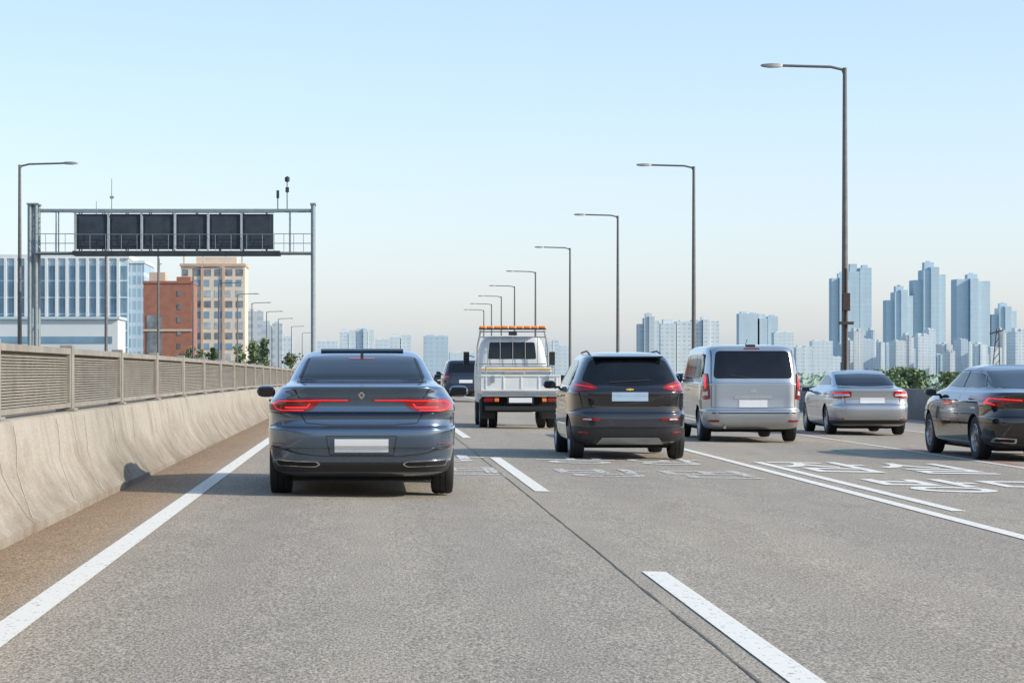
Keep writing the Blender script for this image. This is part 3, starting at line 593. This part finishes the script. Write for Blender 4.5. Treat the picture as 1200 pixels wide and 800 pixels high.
# --- SUV dark ahead
def suv(name,label,X,Y,pt,k=1.0,cat='car'):
    root=carroot(name,label,cat,X,Y)
    S=Shell([(.28,.25,4.6,.80),(.34,.08,4.7,.88),(.5,.0,4.75,.92),(.66,.0,4.75,.93),(.72,.06,4.7,.93),(.95,.08,4.5,.93),(1.08,.10,3.9,.91),(1.18,.14,3.6,.87),(1.35,.22,3.3,.82),(1.55,.33,3.0,.76),(1.66,.42,2.8,.71),(1.71,.6,2.6,.62),(1.735,1.0,2.4,.4)],2.0,8,5)
    common(S,root,pt,(.9,3.6),.36,'darkrim',sidewin=[[(.6,1.2),(.75,1.58),(2.6,1.58),(3.2,1.17)]],mirror=(3.0,1.15))
    R_=S.R
    panel(R_,[(-.68,1.2),(-.62,1.58),(.62,1.58),(.68,1.2)],.006,.012,8,8,1).build('rear_window','glass',root)
    for s in(-1,1):
        o=panel(R_,[(s*.66,.96),(s*.68,1.10),(s*.88,1.08),(s*.90,.97)],.01,.02,6,6,1).build('tail_light','redlens',root)
        line(R_,[(s*.70,1.03),(s*.85,1.03)],.02,.014,seg=3).build('light_strip','lit',o)
    panel(R_,[(-.27,.78),(-.27,.91),(.27,.91),(.27,.78)],.01,.01,3,4,0).build('license_plate','plate',root)
    S.band(.3,.5,.01,.8).build('lower_bumper','plastic',root)
    root.scale=(k,k,k); return root
X,Y=road_point(546,471); suv('suv','dark navy sport utility vehicle just ahead of the white work truck, seen left of it',X,Y,'p_blk2',1.1)
far=[(515,452,'p_dark','small dark car far ahead between the grey sedan and the navy sport utility vehicle'),(505,447,'p_silver','tiny silver car far ahead just beside the right roof edge of the grey sedan'),(656,455,'p_black','distant dark car visible between the work truck and the dark hatchback'),(668,450,'p_silver','distant silver car just above the left mirror of the dark hatchback'),(807,470,'p_blk2','dark car glimpsed between the dark hatchback and the silver van')]
for px,py,pt,lb in far:
    X,Y=road_point(px,py); suv('car',lb,X,Y,pt,.88)

# --- work truck
X,Y=road_point(606,501); Y-=1.2
root=carroot('work_truck','white road service truck with amber light bar and fenced cargo bed in the middle','truck',X,Y)
MB().box(-.35,-.25,.1,4.6,.48,.62).box(.25,.35,.1,4.6,.48,.62).box(-.35,.35,.6,.7,.5,.6).box(-.35,.35,2.2,2.3,.5,.6).build('chassis','well',root)
MB().box(-.87,.87,.03,3.0,.80,.87).build('bed_floor','p_white',root,bevel=.01)
m=MB().box(-.90,.90,-.02,.02,.87,1.22)
for i in range(5): m.box(-.80+i*.4,-.76+i*.4,-.032,-.02,.90,1.19)
m.box(-.90,.90,-.04,-.02,1.19,1.23).box(-.90,.90,-.04,-.02,.86,.90)
tg=m.build('tailgate','p_white',root,bevel=.006)
for s in(-1,1): MB().box(s*.62-.03,s*.62+.03,-.06,-.04,1.05,1.21).build('latch','steel',tg)
for s in(-1,1):
    MB().box(s*.90-.015,s*.90+.015,.02,3.0,.87,1.22).build('bed_side','p_white',root,bevel=.005)
    MB().box(s*.72-.10,s*.72+.10,-.03,.02,.62,.70).build('tail_light','redlens',root,bevel=.01)
    MB().box(s*.54-.05,s*.54+.05,-.03,.02,.62,.70).build('indicator','orangelens',root,bevel=.01)
    MB().box(s*.70-.16,s*.70+.16,.75,.77,.22,.7).build('mud_flap','plastic',root)
    for x in(.56,.78): wheel(s*x,1.25,.34,s,root,'steel',.19,24,4)
    wheel(s*.74,4.15,.34,s,root,'steel',.2,24,4)
    MB().path([(s*.84,2.95,.87),(s*.84,2.95,1.9),(s*.76,2.95,2.28)],.022).build('guard_post','steel',root)
    m=MB().tube((s*.86,4.3,1.65),(s*1.02,4.35,1.7),.012); m.box(min(s*.98,s*1.12),max(s*.98,s*1.12),4.3,4.38,1.45,1.78); m.build('side_mirror','plastic',root,bevel=.01)
lk=MB().box(-.82,.82,1.6,2.5,.87,1.40).build('equipment_locker','p_white',root,bevel=.02)
MB().box(-.82,.82,1.585,1.6,1.34,1.38).build('orange_band','yellow',lk)
MB().box(-.82,.82,1.585,1.6,1.25,1.30).build('grey_band','steel',lk)
m=MB()
for i in range(5): m.tube((-.60+i*.3,2.95,1.45),(-.60+i*.3,2.95,2.12),.009,n=6)
for z in(1.48,2.12,2.25): m.tube((-.80,2.95,z),(.80,2.95,z),.014,n=6)
m.build('window_guard','steel',root)
cab=Shell([(.55,.0,1.55,.80),(.6,.0,1.6,.84),(1.2,.0,1.62,.86),(1.5,.01,1.5,.84),(1.9,.03,1.15,.76),(2.05,.06,.95,.70),(2.13,.14,.85,.62),(2.16,.28,.75,.42)],.6,10,8)
m=MB(); rows=[]
for k in range(cab.N*4+1): rows.append([(x,y+3.12,z) for x,y,z in cab.ring(*cab.at(min(k/4,cab.N-1e-6)))])
n=len(rows[0]); m.grid(rows,close=True); m.f.append(tuple(range(n))); m.f.append(tuple(range(len(m.v)-n,len(m.v)))); cb=m.build('cab','p_white',root,smooth=40)
pf=lambda x,z,off:cab.R(x,z,off)+Vector((0,3.12,0))
panel(pf,[(-.58,1.60),(-.54,2.0),(.54,2.0),(.58,1.60)],.006,.01,6,8,1).build('rear_window','glass',cb)
for s in(-1,1):
    pf2=lambda y,z,off,s=s:cab.S(s)(y,z,off)+Vector((0,3.12,0)); panel(pf2,[(.25,1.4),(.25,2.0),(.8,2.0),(1.15,1.4)],.006,.01,6,6,1).build('side_window','glass',cb)
lb=MB().box(-.80,.80,2.9,3.2,2.30,2.33).build('light_bar','plastic',root)
for i in range(9): MB().box(-.79+i*.178,-.79+i*.178+.15,2.91,3.19,2.331,2.39).build('beacon_lens','amber',lb,bevel=.02)
MB().box(-.1,.1,2.88,2.9,2.16,2.25).build('speaker_horn','plastic',root)
MB().box(-.80,.80,-.06,.03,.42,.52).build('rear_bumper','plastic',root,bevel=.01)
MB().box(-.26,.26,-.045,-.03,.60,.71).build('license_plate','plate',root)
MB().box(-.88,.88,.0,.02,.74,.80).build('rear_sill','steel',root)
MB().box(-.3,.3,-.03,.0,.57,.74).build('plate_bracket','plastic',root)
MB().box(-.86,.86,.3,.5,.38,.73).build('cross_member','well',root)
MB().path([(-.78,.1,.87),(-.78,.1,1.42),(.78,.1,1.42),(.78,.1,.87)],.014).build('load_rail','steel',root)
MB().box(-.35,.15,.7,1.3,.88,1.30).build('tool_box','fence',root,bevel=.02)
# ---------------- lamps
def lamp(X,Y,zb,hgt,sgn,label,group,polem='polegrey'):
    r=thing('street_lamp',label,'street lamp',(X,Y,zb),0,group)
    m=MB().tube((0,0,0),(0,0,hgt-.05),.13,.075,12).tube((0,0,0),(0,0,.9),.16,.16,12); m.build('pole',polem,r,smooth=40)
    MB().box(-.22,.22,-.22,.22,-.03,.05).build('base_plate','steel',r)
    m=MB().path([(0,0,hgt-.35),(sgn*.08,0,hgt-.12),(sgn*.5,0,hgt-.02),(sgn*2.35,0,hgt+.03)],.05,8); m.build('arm',polem,r,smooth=40)
    m=MB(); rows=[]
    for t,w,h0,h1 in((0,.05,-.04,.05),(.12,.12,-.06,.07),(.45,.16,-.07,.07),(.72,.12,-.04,.05),(.8,.04,-.01,.03)):
        x=sgn*(2.28+t); z=hgt+.03; rows.append([(x,-w,z+h0),(x,w,z+h0),(x,w*.8,z+h1),(x,-w*.8,z+h1)])
    m.grid(rows,close=True); i=len(m.v); m.f.append((0,1,2,3)); m.f.append((i-4,i-3,i-2,i-1)); m.build('lamp_head','lamphead',r,smooth=60)
    return r
ordn=['nearest','second nearest','third nearest','fourth nearest','fifth nearest','sixth nearest','seventh nearest','eighth nearest','ninth nearest','tenth nearest','eleventh nearest','twelfth nearest']
rl=[(990,78),(813,194),(724,252),(668,290),(627.5,318),(603,335),(587.5,347),(576,356),(567,363)]
first=None; RX=17.4
for i,(px,py) in enumerate(rl):
    Y=RX*F/(px-VX); top=wz(py,Y); zb=zr(17.4,Y)+.97; lab=f'{ordn[i]} of the tall single arm lamps along the right parapet, arm reaching left'
    if first is None:
        first=lamp(RX,Y,zb,top-zb,-1,lab,'street lamps along the right parapet')
    else:
        q=dup(first,None,(RX,Y,zb),lab); q.scale=(1,1,(top-zb)/(wz(78,RX*F/557)-zr(17.4,RX*F/557)-.97))
Yl=RX*F/557
cb=thing('camera_box','rusty dark equipment box strapped to the nearest right hand lamp pole','equipment box',(RX,Yl-.2,4.0))
MB().box(-.14,.14,-.12,.05,-.65,.0).build('cabinet','rust',cb,bevel=.02)
MB().path([(0,0,-3.0),(0,0,-.6)],.05).path([(0,0,0),(0,0,.9)],.05).build('conduit','rust',cb)
MB().box(-.26,.26,-.16,.05,-1.15,-1.04).build('bracket','rust',cb)
LX=-18.3; first=None
for i,Y in enumerate([125,166,207,248,290,331,372,425,480,560,650]):
    zb=zr(-3,Y)-.1; top=wz(192,125) - (Y-125)*.0025; lab=f'{ordn[i]} of the tall lamps beyond the median on the left, arm reaching right'
    if first is None: first=lamp(LX,Y,zb,top-zb,1,lab,'street lamps beyond the median'); h0=top-zb
    else: q=dup(first,None,(LX,Y,zb),lab); q.scale=(1,1,(top-zb)/h0)

# ---------------- gantry
Y=123.; g=thing('sign_gantry','steel overhead sign gantry spanning the opposite carriageway, seen from behind','gantry',(0,Y,0)); zb=zr(-3,Y)
z1=wz(247,Y); z0=wz(297,Y); xl=wx(40,Y); xr=wx(367,Y)
for x in(xl-.16,xl+.16,xr): 
    m=MB().tube((x,-.5,zb),(x,-.5,z1+.3),.11,n=12).tube((x,.5,zb),(x,.5,z1+.3),.11,n=12)
    for k in range(5): z=zb+1+k*1.9; m.tube((x,-.5,z),(x,.5,z+.9),.04)
    m.box(x-.14,x+.14,-.66,.66,z1+.28,z1+.36); m.build('post','gantry',g,smooth=40)
for z in(z0,z1):
    for y in(-.5,.5): MB().box(xl,xr,y-.06,y+.06,z-.06,z+.06).build('chord','gantry',g)
n=12
for k in range(n+1):
    x=xl+(xr-xl)*k/n; m=MB()
    for y in(-.5,.5): m.box(x-.03,x+.03,y-.03,y+.03,z0,z1)
    if k<n: m.tube((x,-.5,z1),(x+(xr-xl)/n,.5,z1),.02)
    m.tube((x,-.5,z1),(x,.5,z1),.03).tube((x,-.5,z0),(x,.5,z0),.03)
    m.build('web_frame','gantry',g)
pa=wx(90,Y); pb=wx(322,Y); pw=(pb-pa)/6; zt=wz(252,Y); zb2=wz(293,Y)
for k in range(6):
    m=MB().box(pa+k*pw+.08,pa+(k+1)*pw-.04,-.85,-.62,zb2,zt)
    m.box(pa+k*pw+.20,pa+(k+1)*pw-.16,-.88,-.85,zb2+.15,zt-.15); p=m.build('display_panel','panelback',g,bevel=.02)
    xx=pa+k*pw-.02; MB().box(xx-.01,xx+.06,-.95,-.6,zb2-.05,zt+.05).build('panel_strut','strut',p)
    MB().box(pa+k*pw+.5,pa+(k+1)*pw-.45,-.90,-.88,zb2+.3,zb2+.8).build('access_door','panelback',p)
MB().box(pa-.1,pb+.3,-1.1,.4,wz(300,Y),wz(295,Y)).build('service_walkway','panelback',g)
MB().box(pa-.1,pb,-.95,-.6,zt+.06,zt+.12).build('panel_hood','gantry',g)
for a,b in((xl+.2,pa),(pb,xr-.1)):
    m=MB(); zz=wz(275,Y)
    for z in(zz,(zz+z0)/2): m.tube((a,-.8,z),(b,-.8,z),.02)
    k=0
    while a+k*.5<b: m.tube((a+k*.5,-.8,z0),(a+k*.5,-.8,zz),.016); k+=1
    m.box(a,b,-.85,.3,z0-.03,z0+.02)
    m.build('handrail','gantry',g)
m=MB().tube((pa,-1.05,wz(276,Y)),(pb,-1.05,wz(276,Y)),.016)
for k in range(13): m.tube((pa+k*.8,-1.05,z0),(pa+k*.8,-1.05,wz(276,Y)),.012,n=5)
m.build('handrail','gantry',g)
def mast(px,ytop,ybot,label,cam=True):
    r=thing('camera_mast',label,'camera mast',(wx(px,Y),Y-.5,wz(ybot,Y))); h=wz(ytop,Y)-wz(ybot,Y)
    MB().tube((0,0,0),(0,0,h),.035).build('pole','gantry',r)
    if cam:
        MB().lathe([(h-.25,.0),(h-.2,.12),(h,.13),(h+.08,.0)],(0,0,0),12,'z').build('camera_dome','panelback',r,smooth=60)
        MB().box(-.09,.09,-.1,.1,h-.75,h-.5).build('junction_box','panelback',r)
    else: MB().box(-.07,.07,-.07,.07,h-.4,h).build('sensor','panelback',r)
mast(337,209,247,'tall thin mast with dome camera on the right end of the sign gantry')
mast(326,224,247,'short dark sensor mast on the gantry, just left of the dome camera mast',False)

# ---------------- buildings
def bthing(name,label,px0,px1,Y,depth,cat='building',group=None):
    x0,x1=wx(px0,Y),wx(px1,Y); return thing(name,label,cat,(x0,Y,-8),0,group),x1-x0
Y=720.
MT['office_wall']=mat('office_wall',(.44,.55,.61),.7,var=.06,scale=.1); MT['office_glass']=mat('office_glass',(.16,.27,.36),.25,var=.3,scale=.15)
MT['office_white']=mat('office_white',(.62,.66,.67),.7,var=.05,scale=.1)
b,W=bthing('office_building','long pale blue office block with tall white fins and glass bays on the left',-30,150,Y,30); top=wz(303,Y)+8
MB().box(0,W,0,30,0,top).build('wall','office_wall',b)
MB().box(-.3,W+.4,-.6,30,top,top+1.2).build('parapet','office_white',b)
nb=15; bw=W/nb
for k in range(nb):
    MB().box(k*bw+bw*.30,k*bw+bw*.58,-.12,0,6,top-2.2).build('window','office_glass',b)
    MB().box(k*bw+bw*.64,k*bw+bw*.92,-.12,0,6,top-2.2).build('window','office_glass',b)
    MB().box(k*bw-.25,k*bw+.55,-.9,0,5,top).build('fin','office_white',b)
for z in range(10,int(top)-2,5): MB().box(0,W,-.25,-.13,z,z+.5).build('floor_band','office_wall',b)
b2,W2=bthing('office_wing','glazed blue side wing at the right end of the pale office block',150.5,168,Y,30); t2=wz(308,Y)+8
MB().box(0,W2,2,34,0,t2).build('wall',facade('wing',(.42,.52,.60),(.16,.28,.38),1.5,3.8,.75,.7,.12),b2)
MB().box(-.0,W2+.3,1.7,34,t2,t2+.8).build('parapet','office_white',b2)
Y=640.; b,W=bthing('low_annex','low white annex with a long ribbon window in front of the office block',-30,138,Y,20); t=wz(374,Y)+8
MB().box(0,W,0,20,0,t).build('wall','office_white',b); MB().box(0,W-1.5,-.15,0,t-6.4,t-4.6).build('ribbon_window','office_glass',b)
MB().box(0,W+.5,-.8,20,t,t+.7).build('parapet','office_wall',b)
MT['brick']=mat('brick',(.30,.13,.09),.85,var=.14,scale=.6); MT['cream']=mat('cream',(.50,.42,.33),.8,var=.06,scale=.3)
MT['winglass']=mat('winglass',(.16,.18,.20),.2,var=.5,scale=.4); MT['winlight']=mat('winlight',(.36,.42,.46),.3,var=.3,scale=.4); MT['beige']=mat('beige',(.62,.53,.43),.8,var=.06,scale=.3); MT['beigedk']=mat('beigedk',(.50,.36,.26),.8,var=.1,scale=.3)
Y=600.; b,W=bthing('brick_building','red brick building with a stepped roof between the office block and beige tower',168,225,Y,18)
t=wz(332,Y)+8; MB().box(0,W,0,18,0,t).build('wall','brick',b); MB().box(-.15,W+.15,-.2,18.2,t,t+.6).build('parapet','brick',b)
MB().box(1.2,5.2,3,10,t+.6,t+2.9).build('roof_block','cream',b); MB().box(8,11.5,4,12,t+.6,t+1.8).build('roof_block','brick',b)
for j in range(5): MB().box(8.5,9.4,-.1,0,t-3.2-j*3.3,t-1.9-j*3.3).build('window','winglass',b)
MB().box(0.8,4.6,-.12,0,4,t-8).build('window','winglass',b)
MB().box(0,W,-.25,0,t-12,t-11.5).build('cornice','cream',b)
Y=820.; b,W=bthing('beige_tower','beige tower block with a pale window grid and rooftop frame beside the brick building',212,287,Y,22); t=wz(312,Y)+8
MB().box(0,W,0,22,0,t).build('wall','beige',b)
MB().box(-.4,W+.3,-.5,22,t,t+.9).build('parapet','beigedk',b)
MB().box(5,W-3,4,14,t+.9,t+3.4).build('roof_block','beige',b)
for x in(1,W*.35,W*.7,W-1): MB().box(x-.3,x+.3,-.3,.3,t+.9,t+3.6).build('roof_frame','beige',b)
MB().box(.7,W-.7,-.3,.3,t+3.6,t+4.1).build('roof_frame','beige',b)
nc,nr=6,11; cw=W/nc; rh=(t-4)/nr
for i in range(nc):
    for j in range(nr):
        zt_=t-1-j*rh; wd=cw*(.66 if (i+j)%3 else .5); MB().box(i*cw+cw*.17,i*cw+cw*.17+wd,-.1,0,zt_-rh*.62,zt_).build('window',['winglass','winlight','office_glass'][(i*3+j*5)%3],b)
for x in(W*.333,W*.667): MB().box(x-.45,x+.45,-.5,-.0,2,t).build('pilaster','beigedk',b)
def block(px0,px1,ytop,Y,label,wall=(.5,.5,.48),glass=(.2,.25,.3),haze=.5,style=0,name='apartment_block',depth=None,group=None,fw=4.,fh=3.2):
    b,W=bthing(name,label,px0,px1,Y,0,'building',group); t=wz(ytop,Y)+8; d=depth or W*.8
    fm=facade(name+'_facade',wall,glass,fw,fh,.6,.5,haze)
    m=MB()
    if style==0: m.box(0,W,0,d,0,t*.97)
    elif style==1: m.box(0,W*.36,W*.08,d,0,t*.95).box(W*.38,W*.62,-W*.05,d,0,t*.955).box(W*.64,W,W*.06,d,0,t*.93).box(W*.3599,W*.3801,W*.2,d,0,t*.9).box(W*.6199,W*.6401,W*.2,d,0,t*.9)
    elif style==2: m.box(0,W*.48,0,d,0,t*.93).box(W*.52,W,W*.1,d,0,t*.965).box(W*.4799,W*.5201,W*.25,d,0,t*.9)
    elif style==3:
        m.box(0,W*.28,W*.15,d,0,t*.84).box(W*.281,W*.5,0,d*.98,0,t*.93).box(W*.501,W*.76,-W*.06,d*.97,0,t*.955).box(W*.761,W,W*.1,d*.99,0,t*.89)
    m.build('wall',fm,b)
    rm=mat('roof_haze',lerp3(wall,HAZE_TINT,haze*.9),.8,var=.03)
    if style in(1,3): MB().box(W*.36,W*.66,d*.3,d*.7,t*.93,t).build('roof_crown',rm,b); MB().box(W*.44,W*.56,d*.4,d*.5,t,t*1.015).build('roof_mast',rm,b)
    else:
        MB().box(W*.1,W*.4,d*.2,d*.6,t*.93,t).build('roof_block',rm,b); MB().box(W*.62,W*.85,d*.2,d*.6,t*.965,t*.99).build('roof_block',rm,b)
    return b
W_=(.62,.60,.57); Gd=(.22,.28,.33); Bl=(.16,.27,.38)
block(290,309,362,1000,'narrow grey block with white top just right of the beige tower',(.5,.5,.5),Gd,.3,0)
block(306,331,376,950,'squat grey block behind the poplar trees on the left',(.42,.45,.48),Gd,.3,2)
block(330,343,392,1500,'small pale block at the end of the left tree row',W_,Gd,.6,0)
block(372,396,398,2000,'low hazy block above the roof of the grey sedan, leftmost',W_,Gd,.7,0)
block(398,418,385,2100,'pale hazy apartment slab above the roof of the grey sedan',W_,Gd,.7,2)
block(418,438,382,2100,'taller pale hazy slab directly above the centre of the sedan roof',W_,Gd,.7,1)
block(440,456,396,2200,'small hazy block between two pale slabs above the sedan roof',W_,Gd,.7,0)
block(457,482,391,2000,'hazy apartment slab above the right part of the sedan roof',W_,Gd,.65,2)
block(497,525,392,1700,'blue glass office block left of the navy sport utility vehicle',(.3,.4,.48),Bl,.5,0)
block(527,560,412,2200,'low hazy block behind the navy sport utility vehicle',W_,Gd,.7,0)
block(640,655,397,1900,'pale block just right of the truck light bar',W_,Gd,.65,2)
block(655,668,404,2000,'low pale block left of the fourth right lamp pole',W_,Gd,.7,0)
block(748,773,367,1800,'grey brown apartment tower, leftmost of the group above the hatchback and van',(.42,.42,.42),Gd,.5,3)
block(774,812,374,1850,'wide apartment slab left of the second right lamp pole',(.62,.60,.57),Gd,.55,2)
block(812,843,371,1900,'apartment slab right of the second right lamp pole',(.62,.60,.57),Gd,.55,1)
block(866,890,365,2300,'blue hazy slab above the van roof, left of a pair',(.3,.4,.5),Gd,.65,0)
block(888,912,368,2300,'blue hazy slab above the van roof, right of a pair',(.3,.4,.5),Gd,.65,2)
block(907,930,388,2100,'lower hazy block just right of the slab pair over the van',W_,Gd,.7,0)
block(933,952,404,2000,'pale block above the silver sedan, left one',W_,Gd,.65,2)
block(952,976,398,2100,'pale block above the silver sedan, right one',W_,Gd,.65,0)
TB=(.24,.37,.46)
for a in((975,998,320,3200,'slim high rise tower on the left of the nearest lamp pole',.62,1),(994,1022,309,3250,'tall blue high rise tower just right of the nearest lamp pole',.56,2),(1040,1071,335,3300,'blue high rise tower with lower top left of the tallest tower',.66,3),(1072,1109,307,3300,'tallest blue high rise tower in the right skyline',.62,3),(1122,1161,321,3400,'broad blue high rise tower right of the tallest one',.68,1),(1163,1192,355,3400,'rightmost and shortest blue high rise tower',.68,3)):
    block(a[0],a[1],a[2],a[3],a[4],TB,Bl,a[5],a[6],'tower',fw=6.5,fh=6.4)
words=['first','second','third','fourth','fifth','sixth','seventh','eighth','ninth','tenth','eleventh','twelfth','thirteenth','fourteenth','fifteenth','sixteenth','seventeenth','eighteenth','nineteenth','twentieth','twenty first','twenty second','twenty third','twenty fourth']
rs=random.Random(11)
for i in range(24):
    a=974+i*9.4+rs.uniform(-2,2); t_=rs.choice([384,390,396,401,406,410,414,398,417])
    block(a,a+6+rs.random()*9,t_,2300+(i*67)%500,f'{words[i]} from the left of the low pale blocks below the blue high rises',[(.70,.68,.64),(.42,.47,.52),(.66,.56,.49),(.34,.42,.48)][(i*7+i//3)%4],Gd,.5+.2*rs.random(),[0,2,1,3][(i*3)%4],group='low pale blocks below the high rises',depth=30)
def antenna(px,yt,yb,Y,label):
    r=thing('antenna_mast',label,'antenna',(wx(px,Y),Y,wz(yb,Y))); h=wz(yt,Y)-wz(yb,Y)
    MB().tube((0,0,0),(0,0,h),.3,.12,6).build('pole','steel',r); MB().box(-.6,.6,-.2,.2,h*.75,h*.78).build('crossbar','steel',r)
antenna(131,209,304,725,'thin grey antenna mast rising from the office roof above the gantry')
antenna(113,236,304,726,'shorter thin antenna mast on the office roof behind the gantry')
antenna(187,303,330,605,'thin antenna mast on the roof of the red brick building')
r=thing('lattice_mast','dark leaning lattice mast at the right end of the skyline','mast',(wx(1166,700),700,-8)); m=MB(); hh=wz(385,700)+8
for s in(-1,1): m.tube((s*1.6,0,0),(s*.3+.8,0,hh),.16,n=5)
for k in range(9): z=hh*k/9; m.tube((-1.4+k*.2,0,z),(1.5-k*.02,0,z+hh/9),.1,n=5)
m.tube((-1.6,0,hh*.93),(2.4,0,hh*.98),.2,n=5); m.build('lattice','rust',r)

# ---------------- trees
def tree(px,Y,ytop,wid,label,conical=False,lm='leaf',nleaf=1300,name='tree',ls=.42):
    X=wx(px,Y); h=wz(ytop,Y)+8; r=thing(name,label,'tree',(X,Y,-8),random.random()*6,'trees behind the road barriers')
    m=MB().tube((0,0,0),(.1,0,h*.5),.28,.16,7).tube((.1,0,h*.5),(0,.1,h*.88),.16,.04,6)
    for k in range(7):
        a=k*2.4; z=h*(.3+.08*k); m.tube((0,0,z),(wid*.35*math.cos(a),wid*.35*math.sin(a),z+h*.12),.08,.02,5)
    m.build('trunk','bark',r)
    m=MB(); cl=[]
    for k in range(26):
        t=random.random(); zz=h*(.22+.74*t); rad=wid*.5*((1-t)**.7+.12 if conical else math.sin(math.pi*min(1,(t*.85+.12)))**.7); a=random.random()*6.28; q=random.random()**.5
        cl.append((rad*q*math.cos(a),rad*q*math.sin(a),zz,wid*(.10+.10*random.random())))
    for k in range(nleaf):
        c=random.choice(cl); d=Vector((random.gauss(0,1),random.gauss(0,1),random.gauss(0,1.1)))*c[3]*.62; p=Vector(c[:3])+d
        if p.z>h: p.z=h-random.random()
        u=Vector((random.gauss(0,1),random.gauss(0,1),random.gauss(0,1))).normalized(); v=u.orthogonal().normalized(); s=ls*(.5+random.random()*.6)
        m.quad(tuple(p-u*s),tuple(p-v*s*.6),tuple(p+u*s),tuple(p+v*s*.6))
    m.build('crown',lm,r); return r
lt=[(222,406,4,'bushy green tree in front of the red brick building'),(236,404,3.5,'small bushy tree under the beige tower'),(250,397,3.0,'narrow pointed tree under the middle of the beige tower'),(281,403,3.4,'pointed tree below the right edge of the beige tower'),(297,397,3.5,'pointed tree below the narrow grey block'),(310,394,3.0,'slim pointed tree before the squat grey block'),(342,412,4,'last low tree of the left row near the grey sedan')]
for i,(px,yt,w,lb_) in enumerate(lt): tree(px,340+(i*37)%60,yt,w,lb_,w<3.9,ls=.34)
rt=[(1036,434,8,'leftmost hazy green tree behind the right parapet wall'),(1052,430,8,'second hazy green tree from the left behind the right parapet'),(1068,432,8,'hazy green tree above the gap between silver sedan and black car'),(1118,436,8,'hazy tree behind the windscreen of the black car')]
for i,(px,yt,w,lb_) in enumerate(rt): tree(px,420+(i*41)%70,yt,w,lb_,False,'leaf',1500,ls=.5)
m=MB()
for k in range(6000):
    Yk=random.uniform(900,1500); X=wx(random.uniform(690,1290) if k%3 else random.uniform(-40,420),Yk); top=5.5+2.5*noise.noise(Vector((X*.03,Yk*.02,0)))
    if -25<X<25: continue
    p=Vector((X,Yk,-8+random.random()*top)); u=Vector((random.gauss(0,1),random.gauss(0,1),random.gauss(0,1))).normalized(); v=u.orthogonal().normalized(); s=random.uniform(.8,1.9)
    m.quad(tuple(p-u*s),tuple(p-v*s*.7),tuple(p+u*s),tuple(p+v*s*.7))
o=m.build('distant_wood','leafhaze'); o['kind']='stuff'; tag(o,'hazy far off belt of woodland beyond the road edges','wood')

# ---------------- camera, light
cam=bpy.data.cameras.new('camera'); co=bpy.data.objects.new('camera',cam); C.objects.link(co); co.location=(0,0,H); co.rotation_euler=(math.pi/2,0,0)
cam.sensor_width=36; cam.sensor_fit='HORIZONTAL'; cam.lens=F/1200*36; cam.shift_x=(600-VX)/1200; cam.shift_y=(VY-400)/1200; cam.clip_end=30000; cam.clip_start=.1
bpy.context.scene.camera=co
sd=Vector((1,-.34,.60)).normalized()
sl=bpy.data.lights.new('sun','SUN'); sl.energy=5; sl.angle=math.radians(.5); sl.color=(1,.92,.78); so=bpy.data.objects.new('sun',sl); C.objects.link(so); so.rotation_euler=sd.to_track_quat('Z','Y').to_euler()
w=bpy.data.worlds.new('World'); bpy.context.scene.world=w; w.use_nodes=True; n=w.node_tree.nodes; l=w.node_tree.links
sk=n.new('ShaderNodeTexSky'); sk.sky_type='NISHITA'; sk.sun_disc=False; sk.sun_elevation=math.asin(sd.z); sk.sun_rotation=math.atan2(sd.x,sd.y); sk.air_density=1.0; sk.dust_density=1.0; sk.ozone_density=1.2
BS=.12
m1=n.new('ShaderNodeMix'); m1.data_type='RGBA'; m1.blend_type='MULTIPLY'; m1.inputs[0].default_value=1; m1.inputs[7].default_value=(1.35,1.22,1.25,1); l.new(sk.outputs[0],m1.inputs[6])
m2=n.new('ShaderNodeMix'); m2.data_type='RGBA'; m2.blend_type='ADD'; m2.inputs[0].default_value=1; m2.inputs[7].default_value=(.13/BS,.235/BS,.36/BS,1); l.new(m1.outputs[2],m2.inputs[6])
l.new(m2.outputs[2],n['Background'].inputs[0]); n['Background'].inputs[1].default_value=BS
sc=bpy.context.scene; sc.view_settings.view_transform='Standard'; sc.view_settings.look='None'; sc.view_settings.exposure=0
